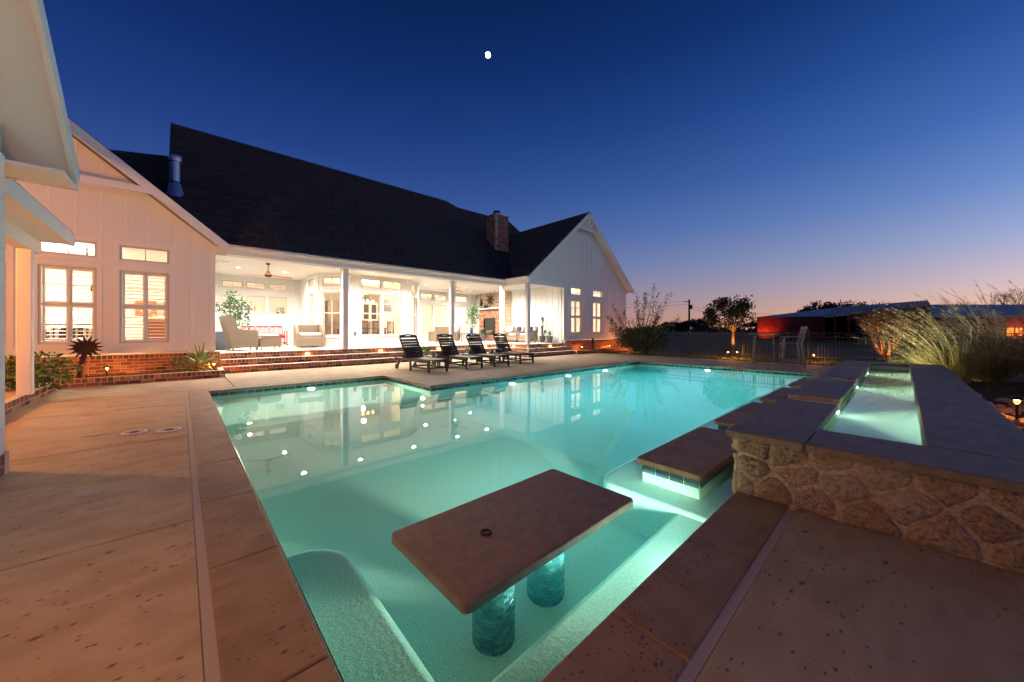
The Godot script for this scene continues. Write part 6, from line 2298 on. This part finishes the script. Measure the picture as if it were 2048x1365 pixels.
func grass_clump(at: Vector3, h: float, label: String, blades: int, plumes: int) -> void:
	var t := thing("pampas_grass", label, "grass clump", at, 0, "clumps of feathery ornamental grass")
	var lean := Vector3(-0.7355, 0, -0.6776)
	var b := MB.new()
	b.colored = true
	for k in blades:
		var az := rnd(0, TAU)
		var el := rnd(0.75, 1.5)
		var d := (Vector3(cos(az) * cos(el), sin(el), sin(az) * cos(el)) + lean * 0.35).normalized()
		b.col = Color(0.16, 0.18, 0.06).lerp(Color(0.5, 0.46, 0.22), rnd())
		b.blade(Vector3(cos(az), 0, sin(az)) * rnd(0, 0.28), d, h * rnd(0.55, 0.95), 0.014, rnd(0.25, 0.7), 5)
	part(t, "foliage", b, M.foliage)
	var p := MB.new()
	p.colored = true
	for k in plumes:
		var az := rnd(0, TAU)
		var el := rnd(0.95, 1.5)
		var d := (Vector3(cos(az) * cos(el), sin(el), sin(az) * cos(el)) + lean * 0.4).normalized()
		var ln := h * rnd(0.8, 1.12)
		var base := Vector3(cos(az), 0, sin(az)) * rnd(0, 0.2)
		var dr := rnd(0.18, 0.4)
		var last := base
		for s in 7:
			var f := float(s + 1) / 7
			var q := base + d * ln * f - Vector3.UP * dr * ln * f * f * 0.8 + lean * ln * 0.28 * f * f
			p.col = Color(0.3, 0.28, 0.14)
			p.blade(last, (q - last).normalized(), last.distance_to(q) * 1.4, 0.007, 0, 1)
			if s >= 4:
				for g in 13:
					var w := last.lerp(q, rnd())
					var fd := ((q - last).normalized() * 1.6 + lean * 0.5 + rdir() * 0.42).normalized()
					p.col = Color(0.55, 0.51, 0.34).lerp(Color(0.8, 0.76, 0.56), rnd())
					p.blade(w, fd, rnd(0.1, 0.19), 0.007, 0.3, 2)
			last = q
	part(t, "plume", p, M.foliage)

func make_garden() -> void:
	rng.seed = 71
	# gravel bed and lawn edge right of the trough
	var gb := MB.new()
	gb.quad(Vector3(4.2, 0.0, 0.5), Vector3(15.95, 0.0, 0.5), Vector3(15.95, 0.0, 3.05), Vector3(4.2, 0.0, 3.05), Vector3.UP)
	structure("planting_bed", gb, M.soil)
	var rk := MB.new()
	for k in 230:
		var c := Vector3(rnd(4.6, 10.5), 0.02, rnd(0.62, 2.6))
		var s := rnd(0.03, 0.085)
		var bs := Basis.from_euler(Vector3(rnd(-0.4, 0.4), rnd(0, TAU), rnd(-0.4, 0.4))) * Basis.from_scale(Vector3(s * rnd(0.8, 1.5), s * 0.6, s))
		var pr := []
		for e in 7:
			var a := -PI / 2 + PI * e / 6
			pr.append(Vector2(cos(a), sin(a)))
		rk.t = Transform3D(bs, c)
		rk.lathe(pr, Vector3.ZERO, 9)
	rk.t = Transform3D()
	var rs := part(self, "river_pebbles", rk, M.rock)
	rs.set_meta("label", "rounded tan river pebbles beside the water trough")
	rs.set_meta("category", "pebbles")
	rs.set_meta("kind", "stuff")
	grass_clump(Vector3(12.9, 0.0, 0.75), 2.0, "feathery ornamental grass clump nearest the end of the water trough", 800, 60)
	grass_clump(Vector3(13.9, 0.0, 1.35), 2.6, "tallest feathery ornamental grass clump, behind the first one", 900, 90)
	grass_clump(Vector3(14.3, 0.0, 2.3), 2.7, "feathery ornamental grass clump second from the right edge", 900, 70)
	grass_clump(Vector3(13.0, 0.0, 2.7), 2.3, "feathery ornamental grass clump at the right edge of the picture", 800, 50)
	# lawn blades along the deck edge
	var lg := MB.new()
	lg.colored = true
	for k in 9000:
		var z := rnd(-9.2, 0.4)
		var x := 15.95 + pow(rnd(), 1.4) * 3.4
		lg.col = Color(0.05, 0.09, 0.015).lerp(Color(0.16, 0.2, 0.04), rnd())
		var d := (Vector3.UP + rdir() * 0.5).normalized()
		lg.blade(Vector3(x, -0.04, z), d, rnd(0.05, 0.11), 0.012, 0.1, 1)
	var lo := part(self, "lawn_grass", lg, M.foliage)
	lo.set_meta("label", "short lawn grass between the deck and the black fence")
	lo.set_meta("category", "grass")
	lo.set_meta("kind", "stuff")
	# lit lawn tree
	var t1 := thing("lawn_tree", "round crowned young tree with its trunk lit from below behind the fence", "tree", Vector3(23.4, 0, -6.6))
	leafy_tree(t1, [Vector3(0, -0.05, 0), Vector3(0.03, 0.5, 0), Vector3(-0.02, 1.15, 0.02)], 0.11, Vector3(0, 2.05, 0), Vector3(1.25, 1.0, 1.25), 3400, 0.15, Color(0.02, 0.045, 0.008), Color(0.09, 0.11, 0.025))
	spot(Vector3(22.75, 0.08, -6.35), Vector3(0.7, 1.15, -0.25), 6.0, Color(1.0, 0.66, 0.26), 38.0, 0.8, 0.03)
	# crape myrtle lit from below
	var t2 := thing("crape_myrtle", "many stemmed shrub tree glowing orange from a light at its foot", "tree", Vector3(19.6, 0, -0.45))
	var tb := MB.new()
	var tips := []
	for k in 14:
		var az := TAU * k / 14 + rnd(-0.3, 0.3)
		var d := Vector3(cos(az) * rnd(0.15, 0.45), 1.0, sin(az) * rnd(0.15, 0.45)).normalized()
		branch(tb, Vector3(cos(az), -0.02, sin(az)) * 0.08, d, 0.62, 0.024, 4, tips, 0.42, 0.3)
	part(t2, "trunk", tb, M.bark)
	var cb := MB.new()
	cb.colored = true
	for k in 1500:
		var p: Vector3 = tips[rng.randi() % tips.size()] + rdir() * 0.16
		cb.col = Color(0.08, 0.06, 0.02).lerp(Color(0.2, 0.13, 0.04), rnd())
		cb.leaf(p, rdir(), rdir(), 0.085, 0.04)
	part(t2, "crown", cb, M.foliage)
	spot(Vector3(19.1, 0.05, -0.3), Vector3(0.45, 1.0, -0.15), 4.0, Color(1.0, 0.55, 0.2), 42.0, 0.8, 0.03)
	# big loose evergreen at the corner of the right wing
	var bu := thing("juniper_bush", "tall loose evergreen bush at the corner of the right wing", "bush", Vector3(18.0, 0, -9.4))
	var bt := MB.new()
	var bl := MB.new()
	bl.colored = true
	for k in 34:
		var az := rnd(0, TAU)
		var el := rnd(0.35, 1.4)
		var d := Vector3(cos(az) * cos(el), sin(el), sin(az) * cos(el))
		var ln := lerpf(1.5, 3.3, pow(sin(el), 2.0)) * rnd(0.75, 1.12)
		var pts := []
		var rad := []
		for s in 6:
			var f := float(s) / 5
			pts.append(d * ln * f + Vector3.UP * f * f * 0.25 + rdir() * 0.06 * f)
			rad.append(lerpf(0.028, 0.004, f))
		bt.tube(pts, rad, 5, false)
		for s in 130:
			var f := pow(rnd(), 0.7)
			var i := mini(int(f * 5), 4)
			var p: Vector3 = pts[i].lerp(pts[i + 1], f * 5 - i) + rdir() * (0.26 * (1.05 - f * 0.75))
			bl.col = Color(0.02, 0.045, 0.012).lerp(Color(0.09, 0.12, 0.04), rnd())
			var ld := (d * 0.7 + rdir()).normalized()
			bl.leaf(p, ld, ld.cross(rdir()).normalized(), rnd(0.08, 0.17), 0.035)
	leaf_cloud(bl, Vector3(0, 0.65, 0), Vector3(1.5, 0.75, 1.3), 3600, 0.13, 0.045, Color(0.015, 0.035, 0.01), Color(0.07, 0.1, 0.03))
	part(bu, "stem", bt, M.darkbark)
	part(bu, "foliage", bl, M.foliage)
	omni(Vector3(19.1, 0.3, -10.3), 2.0, Color(1.0, 0.58, 0.22), 0.03)
	# fence
	var fe := thing("metal_fence", "black metal picket fence along the far edge of the lawn", "fence")
	var pk := MB.new()
	pk.bev(Vector3(0, 0.56, 0), Vector3(0.018, 1.1, 0.018), 0.002)
	var pm := pk.mesh()
	var z := -9.4
	while z < 7.0:
		part(fe, "picket", pm, M.black, Transform3D(Basis(), Vector3(18.6, 0, z)))
		z += 0.105
	for y in [0.12, 0.92, 1.09]:
		var r := MB.new()
		r.span(Vector3(18.585, y - 0.016, -9.5), Vector3(18.615, y + 0.016, 7.1))
		part(fe, "rail", r, M.black)
	z = -9.4
	while z < 7.2:
		var p := MB.new()
		p.bev(Vector3(18.6, 0.6, z - 0.05), Vector3(0.06, 1.24, 0.06), 0.006)
		part(fe, "post", p, M.black)
		z += 2.3

func make_bar_set() -> void:
	var t := thing("bar_table", "tall weathered grey bar table at the far end of the deck", "table", Vector3(15.35, 0, -3.35), 0.2)
	var m := MB.new()
	for k in 6:
		m.bev(Vector3(-0.38 + k * 0.152, 1.05, 0), Vector3(0.146, 0.03, 0.9), 0.005)
	m.bev(Vector3(0, 1.02, 0), Vector3(0.8, 0.03, 0.1), 0.004)
	part(t, "tabletop", m, M.greywood)
	for sx in [-0.26, 0.26]:
		for sz in [-0.26, 0.26]:
			var l := MB.new()
			l.bar(Vector3(sx * 1.2, 0, sz * 1.2), Vector3(sx, 1.01, sz), 0.14, 0.06, Vector3(0, 0, 1), 0.006)
			part(t, "leg", l, M.greywood)
	for y in [0.25, 0.85]:
		var s := MB.new()
		s.bar(Vector3(-0.28, y, 0.27), Vector3(0.28, y, 0.27), 0.03, 0.08)
		s.bar(Vector3(-0.28, y, -0.27), Vector3(0.28, y, -0.27), 0.03, 0.08)
		part(t, "stretcher", s, M.greywood)
	var c := thing("bar_chair", "tall weathered grey slatted bar chair beside the bar table", "chair", Vector3(15.25, 0, -2.55), PI + 0.35)
	for sx in [-0.27, 0.27]:
		var f := MB.new()
		f.bar(Vector3(sx, 0, 0.28), Vector3(sx, 0.95, 0.24), 0.055, 0.095, Vector3.RIGHT, 0.005)
		part(c, "leg", f, M.greywood)
		var b := MB.new()
		b.bar(Vector3(sx, 0, -0.3), Vector3(sx, 0.75, -0.22), 0.055, 0.095, Vector3.RIGHT, 0.005)
		b.bar(Vector3(sx, 0.74, -0.22), Vector3(sx, 1.32, -0.36), 0.055, 0.095, Vector3.RIGHT, 0.005)
		part(c, "leg", b, M.greywood)
		var a := MB.new()
		a.bev(Vector3(sx * 1.05, 0.97, -0.02), Vector3(0.13, 0.03, 0.62), 0.006)
		part(c, "armrest", a, M.greywood)
		var lr := MB.new()
		lr.bar(Vector3(sx, 0.16, 0.28), Vector3(sx, 0.16, -0.29), 0.025, 0.06)
		part(c, "stretcher", lr, M.greywood)
	for k in 5:
		var s := MB.new()
		s.bev(Vector3(0, 0.76, 0.24 - k * 0.105), Vector3(0.56, 0.022, 0.092), 0.004)
		part(c, "seat_slat", s, M.greywood)
	for k in 5:
		var s := MB.new()
		var y := 0.85 + k * 0.1
		s.bev(Vector3(0, y, -0.235 - (y - 0.76) * 0.25), Vector3(0.5, 0.082, 0.024), 0.004)
		part(c, "back_slat", s, M.greywood)
	var fr := MB.new()
	fr.bar(Vector3(-0.27, 0.3, 0.28), Vector3(0.27, 0.3, 0.28), 0.03, 0.07)
	part(c, "footrest", fr, M.greywood)

# ------------------------------------------------------------------ barns, pole and far trees
func make_far() -> void:
	rng.seed = 81
	var F := Vector3(0.6776, 0, -0.7355)
	var R := Vector3(0.7355, 0, 0.6776)
	var eh := 2.95
	var A0 := F * 49.5 + R * 49.5 * (1515.0 - 1024.0) / 719.3
	var C0 := F * 46.0 + R * 46.0 * (1647.0 - 1024.0) / 719.3
	var C1 := F * 23.0 + R * 23.0 * (1858.0 - 1024.0) / 719.3
	var R1 := F * 53.0 + R * 53.0 * (1672.0 - 1024.0) / 719.3
	var R2 := F * 29.0 + R * 29.0 * (1857.0 - 1024.0) / 719.3
	var U := Vector3(0, eh, 0)
	var t := thing("red_barn", "long red metal barn with a grey tin roof behind the fence", "barn")
	var w := MB.new()
	w.bar(A0 + U / 2, C0 + U / 2, 0.12, eh)
	w.bar(A0 + U / 2, R1 + (R1 - C0) + U / 2, 0.12, eh)
	w.bar(R1 + (R1 - C0) + U / 2, R2 + (R2 - C1) + U / 2, 0.12, eh)
	w.bar(C1 + (R2 - C1) * 0.02 + U / 2, R2 + (R2 - C1) + U / 2, 0.12, eh)
	part(t, "wall", w, M.barnred)
	var dv := (C0 - A0).normalized()
	var nv := Vector3(-dv.z, 0, dv.x)
	if nv.dot(F) > 0:
		nv = -nv
	var rbm := MB.new()
	rbm.box(Vector3.ZERO, Vector3(0.06, eh - 0.05, 0.06))
	var rmesh := rbm.mesh()
	for k in 30:
		part(t, "cladding_rib", rmesh, M.barnred, Transform3D(Basis(dv, Vector3.UP, dv.cross(Vector3.UP)), A0.lerp(C0, (k + 0.5) / 30.0) + nv * 0.07 + U / 2))
	for k in 6:
		var p := MB.new()
		p.bev(C0.lerp(C1, (k + 0.05) / 5.2) + U / 2, Vector3(0.2, eh, 0.2), 0.01)
		part(t, "post", p, M.barnred)
	var rt1 := R1 + Vector3(0, 4.5, 0)
	var rt2 := R2 + Vector3(0, 3.6, 0)
	var a0 := A0 + U + nv * 0.3 - dv * 0.3
	var c0 := C0 + U + nv * 0.3
	var c1 := C1 + U + (C1 - R2).normalized() * 0.3
	var r := MB.new()
	r.tri(a0, c0, rt1, Vector3.UP)
	r.quad(c0, c1, rt2, rt1, Vector3.UP)
	r.quad(rt1, rt2, R2 + (R2 - C1) + U, R1 + (R1 - C0) + U, Vector3.UP)
	r.tri(a0, rt1, R1 + (R1 - C0) + U, Vector3.UP)
	part(t, "roof", r, M.tin)
	var sb := MB.new()
	for k in 36:
		var g := (k + 0.5) / 36.0
		sb.bar(c0.lerp(c1, g) + Vector3(0, 0.03, 0), rt1.lerp(rt2, g) + Vector3(0, 0.03, 0), 0.05, 0.04)
	part(t, "roof_seam", sb, M.tin)
	var fa := MB.new()
	fa.bar(c0 - Vector3(0, 0.1, 0), c1 - Vector3(0, 0.1, 0), 0.05, 0.24)
	part(t, "fascia", fa, M.tin)
	spot(A0 + dv * 0.7 + nv * 1.6 + Vector3(0, 0.25, 0), -nv + Vector3(0, 0.75, 0) + dv * 0.2, 10.0, Color(1.0, 0.5, 0.22), 50.0, 0.8, 0.05)
	# second barn at the right edge
	var t2 := thing("long_shed", "dark red shed with blue grey roof and warm lit windows at the right edge", "shed")
	var o := F * 42.0 + R * 42.0 * (1852.0 - 1024.0) / 719.3
	var u := R
	var v := F
	var w2 := MB.new()
	w2.bar(o + Vector3(0, 1.45, 0), o + u * 34.0 + Vector3(0, 1.45, 0), 0.15, 2.9)
	w2.bar(o + Vector3(0, 1.45, 0), o + v * 8.0 + Vector3(0, 1.45, 0), 0.15, 2.9)
	part(t2, "wall", w2, M.barnred)
	var r2 := MB.new()
	var p0 := o - u * 0.4 - v * 0.4 + Vector3(0, 2.85, 0)
	var p1 := p0 + u * 35.0
	var p2 := o - u * 0.4 + v * 4.5 + Vector3(0, 4.5, 0)
	var p3 := p2 + u * 35.0
	r2.quad(p0, p1, p3, p2, Vector3.UP - v)
	r2.quad(p2, p3, p3 + v * 4.5 - Vector3(0, 1.6, 0), p2 + v * 4.5 - Vector3(0, 1.6, 0), Vector3.UP + v)
	part(t2, "roof", r2, M.tin)
	var f2 := MB.new()
	f2.bar(p0 - Vector3(0, 0.08, 0), p1 - Vector3(0, 0.08, 0), 0.05, 0.2)
	part(t2, "fascia", f2, M.tin)
	for k in 3:
		var wn := MB.new()
		wn.bar(o + u * (9.4 + k * 1.0) - v * 0.1 + Vector3(0, 1.0, 0), o + u * (10.1 + k * 1.0) - v * 0.1 + Vector3(0, 1.0, 0), 0.04, 0.9)
		part(t2, "lit_window", wn, M.shedglow)
	omni(o + u * 10.6 - v * 0.8 + Vector3(0, 1.2, 0), 3.0, Color(1.0, 0.6, 0.28), 0.1)
	# utility pole with its wires
	var up := thing("utility_pole", "wooden utility pole with transformer and wires against the sunset", "pole", Vector3(83.2, 0, -32.1))
	var m := MB.new()
	m.tube([Vector3(0, -0.2, 0), Vector3(0, 8.0, 0)], [0.24, 0.17], 10)
	part(up, "pole", m, M.darkbark)
	var ar := MB.new()
	ar.bar(Vector3(0.7355, 0, 0.6776) * -1.2 + Vector3(0, 7.5, 0), Vector3(0.7355, 0, 0.6776) * 0.3 + Vector3(0, 7.5, 0), 0.16, 0.16)
	part(up, "crossarm", ar, M.darkbark)
	var tf := MB.new()
	tf.cyl(Vector3(0.7355, 0, 0.6776) * 0.45 + Vector3(0, 5.9, 0), Vector3(0.7355, 0, 0.6776) * 0.45 + Vector3(0, 6.8, 0), 0.28, 12)
	part(up, "transformer", tf, M.black)
	for q in [[-1.1, 7.55, -90.0, 6.4], [0.0, 6.9, -90.0, 5.6], [0.2, 6.3, 60.0, 3.4], [0.2, 5.9, 30.0, 2.2]]:
		var wr := MB.new()
		var pts := []
		var rd := []
		for k in 13:
			var g := k / 12.0
			var pp := Vector3(0.7355, 0, 0.6776) * lerpf(q[0], q[2], g) + Vector3(0, lerpf(q[1], q[3], g) - 4.0 * g * (1 - g) * 0.9, 0)
			pts.append(pp); rd.append(0.022)
		wr.tube(pts, rd, 4, false)
		part(up, "wire", wr, M.black)
	# far trees: px column, depth, height, radius
	var kinds := ["dark broad tree on the horizon behind the red barn, ", "small dark tree on the horizon, "]
	var far := [[1590, 84, 4.4, 2.8, 0, "lowest and farthest left"], [1625, 80, 6.2, 3.4, 0, "second from the left"], [1648, 78, 7.6, 3.8, 0, "highest of the group"], [1672, 80, 7.4, 3.6, 0, "right beside the highest"], [1708, 82, 7.8, 3.6, 0, "standing apart with a round top"], [1738, 84, 6.6, 4.0, 0, "low and wide behind the roof"], [1340, 130, 3.6, 3.6, 1, "beside the evergreen bush"], [1365, 130, 4.0, 3.8, 1, "left of the utility pole"], [1392, 128, 4.6, 3.8, 1, "right of the utility pole"], [1420, 128, 5.0, 4.2, 1, "left of the lawn tree"], [1500, 130, 4.4, 4.6, 1, "right of the lawn tree"], [1540, 128, 4.0, 4.4, 1, "above the barn's left end"]]
	for q in far:
		var pos: Vector3 = F * q[1] + R * q[1] * (q[0] - 1024.0) / 719.3
		var tt := thing("far_tree", kinds[q[4]] + q[5], "tree", pos, 0, "trees on the far horizon")
		leafy_tree(tt, [Vector3(0, -0.1, 0), Vector3(0.1, q[2] * 0.35, 0)], 0.22, Vector3(0, q[2] * 0.62, 0), Vector3(q[3], q[2] * 0.4, q[3]), 1500, 0.55, Color(0.01, 0.016, 0.006), Color(0.03, 0.04, 0.014), 3, M.darkbark)
	var bare := [[1932, 70, 6.6, "bare leafless tree above the shed roof, smaller of two"], [2020, 62, 7.4, "bare leafless tree above the shed roof at the right edge"], [2062, 60, 7.8, "bare leafless tree cut by the right edge"], [1800, 24, 3.2, "thin leafless sapling rising above the barn roof end"]]
	for q in bare:
		var pos: Vector3 = F * q[1] + R * q[1] * (q[0] - 1024.0) / 719.3
		var tt := thing("bare_tree", q[3], "tree", pos, 0, "leafless trees")
		var tb := MB.new()
		var tips := []
		var h: float = q[2]
		tb.tube([Vector3(0, -0.1, 0), Vector3(0, h * 0.3, 0)], [h * 0.026, h * 0.02], 8)
		for k in 5:
			var az := TAU * k / 5 + rnd(-0.4, 0.4)
			branch(tb, Vector3(0, h * 0.3, 0), Vector3(cos(az) * 0.75, 1.0, sin(az) * 0.75).normalized(), h * 0.24, h * 0.012, 5, tips, 0.62, 0.12)
		part(tt, "trunk", tb, M.darkbark)
	# the low dark band of woods along the horizon
	var hb := MB.new()
	hb.colored = true
	for k in 9000:
		var az := rnd(-0.4, 1.25)
		var dep := rnd(230.0, 300.0)
		var base := F * dep + R * dep * tan(az)
		var hh := 3.2 + 1.6 * sin(az * 31.0) + 1.2 * sin(az * 73.0)
		var tone := rnd(0.5, 1.0)
		hb.col = Color(0.014 * tone, 0.017 * tone, 0.009 * tone)
		var p := base + Vector3(0, rnd(0, 1.0) * hh, 0)
		hb.leaf(p, rdir(), rdir(), rnd(1.6, 3.0), 2.2)
	var wo := part(self, "woods", hb, M.foliage)
	wo.set_meta("label", "low dark band of woods along the horizon")
	wo.set_meta("category", "woods")
	wo.set_meta("kind", "stuff")

func _ready() -> void:
	rng.seed = 1
	make_materials()
	make_camera()
	make_ground()
	make_pool()
	make_pool_table()
	make_trough()
	var house := make_house()
	make_interior(house)
	make_pool_house()
	make_porch()
	make_loungers()
	make_planters()
	make_bar_set()
	make_garden()
	make_far()
